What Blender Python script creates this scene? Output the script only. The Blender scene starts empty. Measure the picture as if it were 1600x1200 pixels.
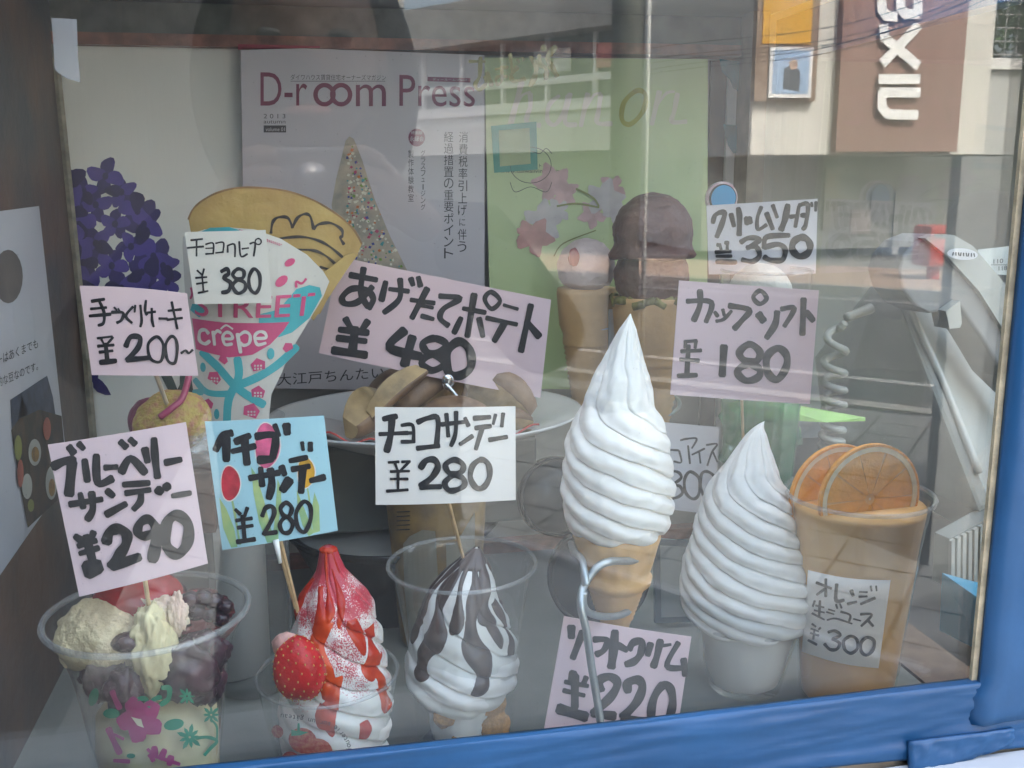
import bpy, bmesh, math, random
from mathutils import Vector, Matrix
random.seed(7)
SC = bpy.context.scene
COL = SC.collection
V = Vector
# ---------------------------------------------------------------- camera
FPX = 1555.0
CAM = V((0, 0, 1.45))
_y, _p, _r = math.radians(11.1), math.radians(11.6), math.radians(0.38)
FW = V((math.sin(_y)*math.cos(_p), math.cos(_y)*math.cos(_p), -math.sin(_p)))
_R = V((math.cos(_y), -math.sin(_y), 0)); _U = _R.cross(FW)
RT = _R*math.cos(_r) - _U*math.sin(_r)
UP = _U*math.cos(_r) + _R*math.sin(_r)
cd = bpy.data.cameras.new('camera'); cam = bpy.data.objects.new('camera', cd); COL.objects.link(cam)
cam.matrix_world = Matrix(((RT.x, UP.x, -FW.x, CAM.x), (RT.y, UP.y, -FW.y, CAM.y), (RT.z, UP.z, -FW.z, CAM.z), (0, 0, 0, 1)))
cd.sensor_width = 36; cd.lens = FPX/1600*36; cd.clip_start = 0.01; cd.clip_end = 500
SC.camera = cam
# ---------------------------------------------------------------- sky, sun, exposure
SUN_EL, SUN_AZ = 50, 20          # azimuth measured from +Y towards +X: the sun stands behind the shop
w = bpy.data.worlds.new('World'); SC.world = w; w.use_nodes = True
nt = w.node_tree; sky = nt.nodes.new('ShaderNodeTexSky'); sky.sky_type = 'NISHITA'; sky.sun_disc = False
sky.sun_elevation = math.radians(SUN_EL); sky.sun_rotation = math.radians(SUN_AZ); sky.air_density = 1.0; sky.dust_density = 7.0; sky.ozone_density = 0.0
hz = nt.nodes.new('ShaderNodeHueSaturation'); hz.inputs['Saturation'].default_value = .8; nt.links.new(sky.outputs[0], hz.inputs['Color']); nt.links.new(hz.outputs[0], nt.nodes['Background'].inputs[0]); nt.nodes['Background'].inputs[1].default_value = 0.15
sd = bpy.data.lights.new('sun', 'SUN'); sd.energy = 2.0; sd.angle = math.radians(0.6); sd.color = (1, .97, .93)
so = bpy.data.objects.new('sun', sd); COL.objects.link(so)
_e, _a = math.radians(SUN_EL), math.radians(SUN_AZ)
so.rotation_mode = 'QUATERNION'
so.rotation_quaternion = V((math.sin(_a)*math.cos(_e), math.cos(_a)*math.cos(_e), math.sin(_e))).to_track_quat('Z', 'Y')
SC.view_settings.view_transform = 'Standard'; SC.view_settings.look = 'None'
SC.view_settings.exposure = 3.45; SC.view_settings.gamma = 1
try:
    SC.cycles.max_bounces = 10; SC.cycles.diffuse_bounces = 5; SC.cycles.transparent_max_bounces = 40
    SC.cycles.caustics_reflective = False; SC.cycles.caustics_refractive = False
    SC.cycles.sample_clamp_indirect = 6; SC.cycles.use_denoising = True
except Exception: pass
# ---------------------------------------------------------------- geometry from sight lines
def ray(x, y): return FW + RT*((x-800)/FPX) - UP*((y-600)/FPX)
def atY(x, y, Y): d = ray(x, y); return CAM + d*(Y/d.y)
def atZ(x, y, Z): d = ray(x, y); return CAM + d*((Z-CAM.z)/d.z)
def proj(P): d = V(P)-CAM; return (800+FPX*d.dot(RT)/d.dot(FW), 600-FPX*d.dot(UP)/d.dot(FW))
GY = 0.42                         # the glass
FZ = 1.08                         # the floor of the display case
def mir(P): return V((P.x, 2*GY-P.y, P.z))
def mpp(P): return (P-CAM).dot(FW)/FPX   # metres per photo pixel at P
# ---------------------------------------------------------------- materials
MATS = {}
def mat(name, col, rough=.6, var=.08, scale=30, bump=0., bscale=None, metal=0., spec=.5, col2=None, trans=0, sss=0, ramp=(.35, .65), detail=6, coat=0):
    if name in MATS: return MATS[name]
    m = bpy.data.materials.new(name); m.use_nodes = True; t = m.node_tree; N = t.nodes; L = t.links
    b = N['Principled BSDF']
    tc = N.new('ShaderNodeTexCoord'); nz = N.new('ShaderNodeTexNoise'); nz.inputs['Scale'].default_value = scale; nz.inputs['Detail'].default_value = detail
    L.new(tc.outputs['Object'], nz.inputs['Vector'])
    rp = N.new('ShaderNodeValToRGB')
    c2 = col2 or tuple(max(0, c*(1-var)) for c in col)
    c1 = col if col2 else tuple(min(1, c*(1+var)) for c in col)
    rp.color_ramp.elements[0].color = (*c2, 1); rp.color_ramp.elements[1].color = (*c1, 1)
    rp.color_ramp.elements[0].position, rp.color_ramp.elements[1].position = ramp
    L.new(nz.outputs['Fac'], rp.inputs['Fac']); L.new(rp.outputs[0], b.inputs['Base Color'])
    b.inputs['Roughness'].default_value = rough; b.inputs['Metallic'].default_value = metal; b.inputs['Specular IOR Level'].default_value = spec
    if coat: b.inputs['Coat Weight'].default_value = coat
    if sss:
        b.inputs['Subsurface Weight'].default_value = sss; b.inputs['Subsurface Scale'].default_value = .006
        b.inputs['Subsurface Radius'].default_value = (1, .8, .6)
    if bump:
        n2 = N.new('ShaderNodeTexNoise'); n2.inputs['Scale'].default_value = bscale or scale*3; n2.inputs['Detail'].default_value = 5
        L.new(tc.outputs['Object'], n2.inputs['Vector'])
        bp = N.new('ShaderNodeBump'); bp.inputs['Strength'].default_value = bump; bp.inputs['Distance'].default_value = .002
        L.new(n2.outputs['Fac'], bp.inputs['Height']); L.new(bp.outputs[0], b.inputs['Normal'])
    MATS[name] = m; return m
def clear(name, F0=.05, tint=(.97, .98, .98), haze=0., hcol=(.8, .8, .8), rough=0., smear=0.):
    """thin clear sheet: mirror reflection by Schlick, the rest goes straight through"""
    if name in MATS: return MATS[name]
    m = bpy.data.materials.new(name); m.use_nodes = True; t = m.node_tree; N = t.nodes; L = t.links; N.clear()
    o = N.new('ShaderNodeOutputMaterial'); tr = N.new('ShaderNodeBsdfTransparent'); tr.inputs[0].default_value = (*tint, 1)
    gl = N.new('ShaderNodeBsdfGlossy'); gl.inputs['Roughness'].default_value = rough; gl.inputs[0].default_value = (1, 1, 1, 1)
    g = N.new('ShaderNodeNewGeometry'); dt = N.new('ShaderNodeVectorMath'); dt.operation = 'DOT_PRODUCT'
    L.new(g.outputs['Normal'], dt.inputs[0]); L.new(g.outputs['Incoming'], dt.inputs[1])
    def mth(op, a, b=None):
        n = N.new('ShaderNodeMath'); n.operation = op
        for i, v in enumerate((a, b)):
            if v is None: continue
            if isinstance(v, (int, float)): n.inputs[i].default_value = v
            else: L.new(v, n.inputs[i])
        return n.outputs[0]
    c = mth('ABSOLUTE', dt.outputs['Value']); q = mth('POWER', mth('SUBTRACT', 1, c), 5)
    fr = mth('ADD', mth('MULTIPLY', q, 1-F0), F0)
    mx = N.new('ShaderNodeMixShader'); L.new(fr, mx.inputs[0]); L.new(tr.outputs[0], mx.inputs[1]); L.new(gl.outputs[0], mx.inputs[2])
    out = mx.outputs[0]
    if haze:
        df = N.new('ShaderNodeBsdfDiffuse'); df.inputs[0].default_value = (*hcol, 1)
        m2 = N.new('ShaderNodeMixShader'); m2.inputs[0].default_value = haze
        if smear:
            tc = N.new('ShaderNodeTexCoord'); nz = N.new('ShaderNodeTexNoise'); nz.inputs['Scale'].default_value = smear; nz.inputs['Detail'].default_value = 8
            L.new(tc.outputs['Object'], nz.inputs['Vector']); sp = N.new('ShaderNodeTexVoronoi'); sp.inputs['Scale'].default_value = smear*24; L.new(tc.outputs['Object'], sp.inputs['Vector'])
            sr = N.new('ShaderNodeValToRGB'); sr.color_ramp.elements[0].position = .035; sr.color_ramp.elements[1].position = .075; sr.color_ramp.elements[0].color = (1, 1, 1, 1); sr.color_ramp.elements[1].color = (0, 0, 0, 1); L.new(sp.outputs['Distance'], sr.inputs[0])
            pk = mth('MULTIPLY', mth('MULTIPLY', sr.outputs[0], mth('GREATER_THAN', nz.outputs['Fac'], .47)), .16)
            st_ = N.new('ShaderNodeTexNoise'); st_.inputs['Scale'].default_value = 6; st_.inputs['Detail'].default_value = 4; mp = N.new('ShaderNodeMapping'); mp.inputs['Scale'].default_value = (7, 1, .5); L.new(tc.outputs['Object'], mp.inputs[0]); L.new(mp.outputs[0], st_.inputs['Vector'])
            L.new(mth('ADD', pk, mth('MULTIPLY', mth('MULTIPLY', nz.outputs['Fac'], st_.outputs['Fac']), haze*4)), m2.inputs[0])
        L.new(out, m2.inputs[1]); L.new(df.outputs[0], m2.inputs[2]); out = m2.outputs[0]
    L.new(out, o.inputs[0]); MATS[name] = m; return m
def frosted(m, amt):
    """let a sheet pass diffuse light through, as frosted acrylic does"""
    t = m.node_tree; N = t.nodes; L = t.links; b = N['Principled BSDF']; o = [n for n in N if n.type == 'OUTPUT_MATERIAL'][0]
    tl = N.new('ShaderNodeBsdfTranslucent'); tl.inputs[0].default_value = (.92, .93, .92, 1); mx = N.new('ShaderNodeMixShader'); mx.inputs[0].default_value = amt
    L.new(b.outputs[0], mx.inputs[1]); L.new(tl.outputs[0], mx.inputs[2]); L.new(mx.outputs[0], o.inputs[0])
# ---------------------------------------------------------------- objects
def link(name, me, m=None, parent=None, smooth=False):
    o = bpy.data.objects.new(name, me); COL.objects.link(o)
    if m is not None:
        for mm in (m if isinstance(m, (list, tuple)) else [m]): me.materials.append(mm)
    if parent is not None: o.parent = parent; o.matrix_parent_inverse = Matrix.Translation(-parent.location)
    if smooth:
        for p in me.polygons: p.use_smooth = True
    return o
def from_bm(name, bm, m, parent=None, smooth=False):
    me = bpy.data.meshes.new(name); bm.normal_update(); bm.to_mesh(me); bm.free(); return link(name, me, m, parent, smooth)
def mesh(name, vs, fs, m, parent=None, smooth=False):
    me = bpy.data.meshes.new(name); me.from_pydata([tuple(v) for v in vs], [], fs); me.update(); return link(name, me, m, parent, smooth)
def thing(name, label, cat, loc, group=None):
    o = bpy.data.objects.new(name, None); COL.objects.link(o); o.location = loc; o.empty_display_size = .02
    o['label'] = label; o['category'] = cat
    if group: o['group'] = group
    return o
def tag(o, label, cat, group=None):
    o['label'] = label; o['category'] = cat
    if group: o['group'] = group
    return o
def struct(o): o['kind'] = 'structure'; return o
def bx(bm, lo, hi, mi=0):
    c = [bm.verts.new((x, y, z)) for x in (lo[0], hi[0]) for y in (lo[1], hi[1]) for z in (lo[2], hi[2])]
    for f in ((0, 1, 3, 2), (4, 6, 7, 5), (0, 4, 5, 1), (2, 3, 7, 6), (0, 2, 6, 4), (1, 5, 7, 3)):
        bm.faces.new([c[i] for i in f]).material_index = mi
def bevel(bm, w, seg=2):
    bmesh.ops.bevel(bm, geom=list(bm.edges), offset=w, segments=seg, affect='EDGES', profile=.6)
def box(name, lo, hi, m, parent=None, bev=0):
    bm = bmesh.new(); bx(bm, lo, hi)
    if bev: bevel(bm, bev)
    return from_bm(name, bm, m, parent)
def catmull(P, n=6, closed=False):
    P = [V(p) for p in P]
    if len(P) < 3: return P
    out = []; k = len(P)
    for i in range(k if closed else k-1):
        if closed: a, b, c, d = P[(i-1) % k], P[i], P[(i+1) % k], P[(i+2) % k]
        else: a, b, c, d = P[max(i-1, 0)], P[i], P[i+1], P[min(i+2, k-1)]
        for j in range(n):
            t = j/n
            out.append(.5*((2*b)+(c-a)*t+(2*a-5*b+4*c-d)*t*t+(3*b-a-3*c+d)*t**3))
    if not closed: out.append(P[-1])
    return out
def tube(bm, P, r, n=10, smoothn=0, caps=True, closed=False):
    P = [V(p) for p in P]
    if smoothn: P = catmull(P, smoothn, closed)
    rings = []; prev = None; k = len(P)
    for i, p in enumerate(P):
        if closed: d = P[(i+1) % k]-P[i-1]
        else: d = P[min(i+1, k-1)]-P[max(i-1, 0)]
        d.normalize()
        if prev is None: a = d.orthogonal().normalized()
        else: a = (prev-d*prev.dot(d)).normalized()
        prev = a; b = d.cross(a)
        rr = r(i/(k-1)) if callable(r) else r
        rings.append([bm.verts.new(p+(a*math.cos(2*math.pi*j/n)+b*math.sin(2*math.pi*j/n))*rr) for j in range(n)])
    for i in range(k if closed else k-1):
        A, B = rings[i], rings[(i+1) % k]
        for j in range(n): bm.faces.new((A[j], A[(j+1) % n], B[(j+1) % n], B[j]))
    if caps and not closed: bm.faces.new(rings[0][::-1]); bm.faces.new(rings[-1])
def lathe(bm, c, prof, n=64, cap0=False, cap1=False, fn=None):
    """prof: (z, r) absolute z round the axis c=(x, y); fn(theta, z, r)->r"""
    rings = []
    for z, r in prof:
        rings.append([bm.verts.new((c[0]+(fn(2*math.pi*j/n, z, r) if fn else r)*math.sin(2*math.pi*j/n), c[1]-(fn(2*math.pi*j/n, z, r) if fn else r)*math.cos(2*math.pi*j/n), z)) for j in range(n)])
    for A, B in zip(rings, rings[1:]):
        for j in range(n): bm.faces.new((A[j], A[(j+1) % n], B[(j+1) % n], B[j]))
    if cap0: bm.faces.new(rings[0][::-1])
    if cap1: bm.faces.new(rings[-1])
def lerp(a, b, t): return a+(b-a)*t
def interp(tab, x):
    if x <= tab[0][0]: return tab[0][1]
    for (a, b), (c, d) in zip(tab, tab[1:]):
        if x <= c: return lerp(b, d, (x-a)/(c-a))
    return tab[-1][1]
def hull(bm, pts):
    vs = [bm.verts.new(p) for p in pts]; r = bmesh.ops.convex_hull(bm, input=vs)
    bmesh.ops.delete(bm, geom=[g for g in r['geom_interior'] if isinstance(g, bmesh.types.BMVert)], context='VERTS')
def ball(bm, c, r, sub=3, sc=(1, 1, 1), fn=None):
    q = bmesh.ops.create_icosphere(bm, subdivisions=sub, radius=1)
    for v in q['verts']:
        d = v.co.copy(); k = fn(d) if fn else 1
        v.co = V(c)+V((d.x*sc[0], d.y*sc[1], d.z*sc[2]))*r*k
from mathutils import noise as MN
def nz3(p, s): return MN.noise(V(p)*s)
# ---------------------------------------------------------------- print on surfaces
class Plane:
    """a sheet standing at its own place; prints are laid out on it"""
    def __init__(s, px, py, Y, yaw=0, tilt=0, bend=0, cx=None, hw=100, P0=None, n=None):
        s.P0 = atY(px, py, Y) if P0 is None else P0
        a, t = math.radians(yaw), math.radians(tilt)
        s.n = V((-math.sin(a)*math.cos(t), -math.cos(a)*math.cos(t), math.sin(t))) if n is None else n
        s.bend = bend; s.cx = px if cx is None else cx; s.hw = hw
    def __call__(s, x, y, h=0):
        d = ray(x, y); P = CAM + d*((s.P0-CAM).dot(s.n)/d.dot(s.n))
        u = (x-s.cx)/s.hw
        return P + s.n*(h + s.bend*(.5-u*u))
class Round:
    """the outside of a round cup"""
    def __init__(s, c, prof): s.c = V((c[0], c[1])); s.prof = sorted(prof)
    def __call__(s, x, y, h=0):
        d = ray(x, y); Yb = s.c.y
        lo, hi = (s.c.y-.12)/d.y, s.c.y/d.y
        for _ in range(40):
            m = (lo+hi)/2; P = CAM+d*m
            if (P.xy-s.c).length > interp(s.prof, P.z)+h: lo = m
            else: hi = m
        return CAM+d*lo
def sheet(name, S, quad, m, parent=None, h=0, nx=12, ny=4, thick=.0004, edge=None):
    """paper: px quad (tl,tr,br,bl) laid on S, with thickness"""
    vs = []; fs = []
    for k in (0, 1):
        for j in range(ny+1):
            for i in range(nx+1):
                u, v = i/nx, j/ny
                x = lerp(lerp(quad[0][0], quad[1][0], u), lerp(quad[3][0], quad[2][0], u), v)
                y = lerp(lerp(quad[0][1], quad[1][1], u), lerp(quad[3][1], quad[2][1], u), v)
                if edge: y += edge(u, v)
                vs.append(S(x, y, h-k*thick))
    W = nx+1; M = W*(ny+1)
    for j in range(ny):
        for i in range(nx):
            a = j*W+i; fs.append((a, a+W, a+W+1, a+1)); fs.append((M+a, M+a+1, M+a+W+1, M+a+W))
    for i in range(nx):
        fs.append((i, i+1, M+i+1, M+i)); a = ny*W+i; fs.append((a+1, a, M+a, M+a+1))
    for j in range(ny):
        a = j*W; fs.append((a+W, a, M+a, M+a+W)); a = j*W+nx; fs.append((a, a+W, M+a+W, M+a))
    return mesh(name, vs, fs, m, parent, True if S.__class__ is Round else False)
def ink(name, S, strokes, m, parent, o=(0, 0), sc=1., h=.0004, rnd=0.10, wmul=1.):
    """felt pen strokes: (width, [points], closed?)"""
    vs, fs = [], []
    for k, st in enumerate(strokes):
        wd, P = st[0]*wmul, [V((p[0], p[1])) for p in st[1]]; cl = len(st) > 2 and st[2]
        Q = catmull(P, 6, cl) if len(P) > 2 else [P[0].lerp(P[1], t/5) for t in range(6)]
        if cl: Q = Q+[Q[0], Q[1]]
        else:
            d0 = (Q[0]-Q[1]).normalized(); d1 = (Q[-1]-Q[-2]).normalized()
            Q = [Q[0]+d0*wd*.25]+Q+[Q[-1]+d1*wd*.25]
        hh = h+k*.000012; base = len(vs); n = len(Q); ph = random.random()*9
        for i, q in enumerate(Q):
            d = (Q[min(i+1, n-1)]-Q[max(i-1, 0)]).normalized(); a = V((-d.y, d.x))
            ww = wd/2*(1+rnd*math.sin(ph+i*.7))
            if not cl and i in (0, n-1): ww *= .62
            for sgn in (-1, 1):
                c = q+a*ww*sgn; vs.append(S(o[0]+c.x/sc, o[1]+c.y/sc, hh))
        for i in range(n-1):
            b = base+2*i; fs.append((b, b+1, b+3, b+2))
    return mesh(name, vs, fs, m, parent)
def flat(name, S, polys, m, parent, o=(0, 0), sc=1., h=.0003, cut=14):
    """filled printed shapes, following the surface"""
    if 1 < len(polys) <= 6:
        for k, P in enumerate(polys): r_ = flat(name, S, [P], m, parent, o, sc, h+k*.00001, cut)
        return r_
    bm = bmesh.new()
    for k, P in enumerate(polys):
        P = [(o[0]+p[0]/sc, o[1]+p[1]/sc) for p in P]
        vs = [bm.verts.new((p[0], p[1], h+k*.00001)) for p in P]
        try: bm.faces.new(vs)
        except Exception: pass
    bmesh.ops.triangulate(bm, faces=bm.faces[:])
    xs = [v.co.x for v in bm.verts]; x = min(xs)+cut
    if not (S.__class__ is Plane and S.bend == 0):
        while x < max(xs):
            bmesh.ops.bisect_plane(bm, geom=bm.verts[:]+bm.edges[:]+bm.faces[:], plane_co=(x, 0, 0), plane_no=(1, 0, 0)); x += cut
    for v in bm.verts: v.co = S(v.co.x, v.co.y, v.co.z)
    return from_bm(name, bm, m, parent)
def text_mesh(s, res=4, align='LEFT'):
    c = bpy.data.curves.new('t', 'FONT'); c.body = s; c.resolution_u = res; o = bpy.data.objects.new('t', c); COL.objects.link(o)
    bpy.context.view_layer.update()
    dg = bpy.context.evaluated_depsgraph_get(); me = bpy.data.meshes.new_from_object(o.evaluated_get(dg))
    bpy.data.objects.remove(o); bpy.data.curves.remove(c); me.materials.clear(); return me
def letters(name, S, s, quad, m, parent, h=.0003, bold=0, shear=0):
    """lettering fitted into px quad (tl,tr,br,bl)"""
    me = text_mesh(s); xs = [v.co.x for v in me.vertices]; ys = [v.co.y for v in me.vertices]
    x0, x1, y0, y1 = min(xs), max(xs), min(ys), max(ys)
    for v in me.vertices:
        u = (v.co.x-x0)/(x1-x0); t = 1-(v.co.y-y0)/(y1-y0); u2 = u+shear*(1-t)
        x = lerp(lerp(quad[0][0], quad[1][0], u2), lerp(quad[3][0], quad[2][0], u2), t)
        y = lerp(lerp(quad[0][1], quad[1][1], u2), lerp(quad[3][1], quad[2][1], u2), t)
        v.co = S(x, y, h)
    me.update(); return link(name, me, m, parent)
def rect(x0, y0, x1, y1): return [(x0, y0), (x1, y0), (x1, y1), (x0, y1)]
def oval(cx, cy, rx, ry, n=20, rot=0, f=None):
    out = []
    for i in range(n):
        a = 2*math.pi*i/n; k = f(a) if f else 1; x, y = rx*math.cos(a)*k, ry*math.sin(a)*k; c, s = math.cos(rot), math.sin(rot)
        out.append((cx+x*c-y*s, cy+x*s+y*c))
    return out
# ================================================================ the display case
INK = mat('black_felt_ink', (.024, .023, .027), .35, .3, 90, col2=(.009, .009, .011), spec=.4)
WOOD_DK = mat('stained_brown_wood', (.12, .060, .032), .5, scale=9, col2=(.035, .04, .042), ramp=(.38, .62), bump=.3, bscale=80)
WOOD_TRIM = mat('reddish_wood_trim', (.20, .075, .045), .5, .35, 60, bump=.2)
WOOD_RAW = mat('raw_pale_wood', (.50, .42, .27), .7, .25, 90, bump=.4)
BOARD = mat('grey_worn_board', (.25, .255, .23), .5, scale=7, col2=(.17, .175, .16), bump=.15, bscale=120)
TAPE = mat('blue_tape', (.012, .082, .20), .42, .15, 14, bump=.35, bscale=26, spec=.5)
CREAM = mat('white_wall_paint', (.74, .74, .70), .7, .04, 5)
case = thing('display_case', 'wooden shop window display case with glass front and blue taped frame', 'display case', (0.06, .42, FZ))
XL, XR, YB, ZT = -.206, .43, .95, 1.566
box('floor_panel', (XL, .425, FZ-.02), (XR, YB, FZ), BOARD, case)
box('side_panel', (XL-.02, .425, FZ-.02), (XL, YB+.02, 1.72), WOOD_DK, case)
box('back_panel', (XL, YB, FZ-.02), (XR-.012, YB+.02, ZT+.05), mat('back_board', (.36, .34, .30), .7, .1, 12), case)
box('ceiling_panel', (XL, .7005, 1.60), (XR, YB+.02, 1.615), mat('ceiling_grey', (.34, .35, .33), .22, scale=6, col2=(.20, .215, .21), bump=.1), case)
cp_ = box('added_light_panel', (XL, .425, 1.60), (XR, .70, 1.604), mat('added_light_sheet', (.62, .63, .60), .25, scale=6, col2=(.46, .48, .47), bump=.1), case)  # unseen translucent panel, added so sky light brightens the case
frosted(cp_.data.materials[0], .9)
# back trim: groove, red strip, foot strip, corner bead
box('trim_groove', (XL, .925, 1.573), (XR-.02, YB, 1.598), mat('grey_green_groove', (.07, .075, .06), .5, .3, 50), case)
box('trim_strip', (XL, .922, 1.563), (XR-.02, YB, 1.5728), WOOD_TRIM, case)
box('foot_strip', (XL, .935, FZ+.0005), (XR-.012, YB, FZ+.012), WOOD_TRIM, case)
bm = bmesh.new(); tube(bm, [(XL+.003, .922, FZ+.001), (XL+.004, .922, 1.3), (XL+.002, .922, 1.562)], .0035, 6); from_bm('corner_bead', bm, mat('grey_bead', (.22, .2, .15), .6, .3, 90), case)
box('corner_post', (XR-.026, .90, FZ+.0005), (XR-.009, .945, 1.62), mat('grey_brown_post', (.15, .12, .085), .6, .3, 40), case)
box('corner_tape', (XR-.0088, .936, FZ+.0005), (XR-.003, .945, 1.62), TAPE, case)
for (x0_, y0_, x1_, y1_, Y_, m_, n_) in ((1139, 100, 1156, 560, .93, mat('white_batten', (.62, .62, .60), .6), 'white_batten'), (1112, 95, 1138, 560, .945, mat('brown_curtain', (.13, .10, .085), .8, .25, 30), 'curtain_strip')):
    a_, b_ = atY(x0_, y0_, Y_), atY(x1_, y1_, Y_); box(n_, (a_.x, Y_, FZ+.001), (b_.x, Y_+.004, a_.z), m_, case)
for P_ in ([(1124, 92), (1156, 96), (1158, 120), (1153, 142), (1146, 138), (1140, 124), (1128, 112)], [(1130, 194), (1156, 196), (1158, 236), (1146, 240), (1138, 228), (1134, 214)]):
    flat('tape_scrap', Plane(1140, 150, .926), [P_], mat('teal_tape', (.03, .16, .19), .35, .2, 60, bump=.4), case, h=0)
box('top_rail', (XR-.004, .43, 1.556), (XR+.012, .897, 1.592), TAPE, case)
PANE = clear('window_glass', .034, (.965, .992, .982), .012, (.8, .8, .78), 0, 9)
box('side_glass', (XR-.001, .43, FZ+.001), (XR+.002, .897, 1.5625), clear('side_glass', .03, (.97, .98, .98)), case)
box('side_sill', (XR+.003, .45, FZ-.03), (XR+.05, .90, FZ), mat('brown_sill', (.15, .10, .07), .7, .2, 60), case)
# front frame
pz0 = 1.1935
box('glass_pane', (XL-.005, GY, 1.15), (.3235, GY+.004, 1.70), PANE, case)
bm = bmesh.new(); bx(bm, (.3225, GY-.0025, pz0-.004), (.3256, GY-.0002, 1.70)); from_bm('frame_edge', bm, WOOD_RAW, case)
def taped(name, fn, nu, nv, seed, parent, thick=.0015):
    """a tape-wrapped strip: a wrinkled sheet with its own thickness; fn(u,v)->point on its face"""
    vs = []; fs = []
    for k in (0, 1):
        for j in range(nv+1):
            for i in range(nu+1):
                u, v = i/nu, j/nv; p = V(fn(u, v))
                wv = .0014*nz3((u*4+seed, v*1.5, 0), 1.7) + .0022*abs(nz3((u*9+v*5, v*3, seed), 1.3))**.8 + .0007*abs(nz3((u*26-v*9, v*7, seed), 1.5))
                vs.append(p+V((0, -1, .2))*(wv if k == 0 else -thick))
    W = nu+1; M = W*(nv+1)
    for j in range(nv):
        for i in range(nu):
            a = j*W+i; fs.append((a, a+1, a+W+1, a+W)); fs.append((M+a, M+a+W, M+a+W+1, M+a+1))
    for i in range(nu):
        fs.append((i, M+i, M+i+1, i+1)); a = nv*W+i; fs.append((a, a+1, M+a+1, M+a))
    for j in range(nv):
        a = j*W; fs.append((a, a+W, M+a+W, M+a)); a = j*W+nu; fs.append((a, M+a, M+a+W, a+W))
    return mesh(name, vs, fs, TAPE, parent, True)
box('frame_rail', (XL-.03, .4165, 1.130), (.45, .4195, pz0-.005), mat('frame_wood', (.3, .25, .18), .7, .2, 40), case)
box('frame_stile', (.330, .4165, pz0), (.44, .4245, 1.70), mat('frame_wood', (.3, .25, .18)), case)
def f1(u, v):  # bottom tape: rolls over the rail top, hangs down its face
    x = lerp(XL-.03, .46, u); top = pz0+.001+.0008*math.sin(u*9)
    prof = [(0, GY-.0003, top), (.16, .4155, top+.0002), (.22, .4145, top-.0015), (1, .4140, 1.1570+.0015*math.sin(u*13)+.001*u)]
    for (a, ya, za), (b, yb, zb) in zip(prof, prof[1:]):
        if v <= b: t = (v-a)/(b-a); return (x, lerp(ya, yb, t), lerp(za, zb, t))
    return (x, yb, zb)
taped('tape_strip', f1, 110, 32, 3, case)
def f2(u, v):  # right tape, vertical
    z = lerp(1.1725+.0015*math.sin(u*5), 1.70, v); x = lerp(.3254 if z > 1.192 else .3205, .50, u); y = .4125 if u > .02 else lerp(.4165, .4125, u/.02)
    return (x, y-.001, z)
taped('tape_strip', f2, 30, 90, 11, case)
def f3(u, v):  # loose flap at the corner
    x = lerp(.285, .345, u); z = lerp(1.1530+.007*u*u, 1.169, v)
    return (x, .4115-.003*(1-v)*(1-u), z)
taped('tape_flap', f3, 20, 6, 21, case)
# counter board outside, below the case
e1, e2 = mir(atZ(720, 830, 1.155)), mir(atZ(1450, 1065, 1.155))
CT = 1.1550
bm = bmesh.new()
pl = [(-.9, .4125), (1.2, .4125), (1.2, e2.y-.02), (e2.x, e2.y), (e1.x, e1.y+.005), (e1.x-.04, .30), (-.9, .33)]
lo = [bm.verts.new((x, y, CT-.02)) for x, y in pl]; hi = [bm.verts.new((x, y, CT)) for x, y in pl]
bm.faces.new(lo); bm.faces.new(hi[::-1]); n = len(pl)
for i in range(n): bm.faces.new((lo[i], hi[i], hi[(i+1) % n], lo[(i+1) % n]))
bmesh.ops.recalc_face_normals(bm, faces=bm.faces[:])
ct = from_bm('counter_board', bm, mat('grey_white_laminate', (.46, .48, .48), .4, .06, 8)); tag(ct, 'pale grey counter board below the blue taped frame', 'counter')
bm = bmesh.new(); d = (e1-e2).normalized()
bx(bm, (0, -.004, 0), ((e1-e2).length, .004, .006)); ed = from_bm('edge_strip', bm, mat('white_edge', (.85, .86, .86), .3, .03), ct)
ed.matrix_world = Matrix.Translation((e2.x, e2.y, CT+.0005)) @ Matrix.Rotation(math.atan2(e1.y-e2.y, e1.x-e2.x), 4, 'Z')
# sticky tape pieces
CT_M = clear('cloudy_tape', .05, (.80, .82, .86), .50, (.42, .44, .50), .25)
S = Plane(100, 80, .60)
t = flat('adhesive_tape', S, [[(80, 28), (120, 30), (122, 90), (126, 129), (105, 123), (92, 115), (85, 108), (83, 60)]], CT_M, None, h=0)
tag(t, 'strip of cloudy sticky tape hanging from the top left corner', 'tape')
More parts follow.
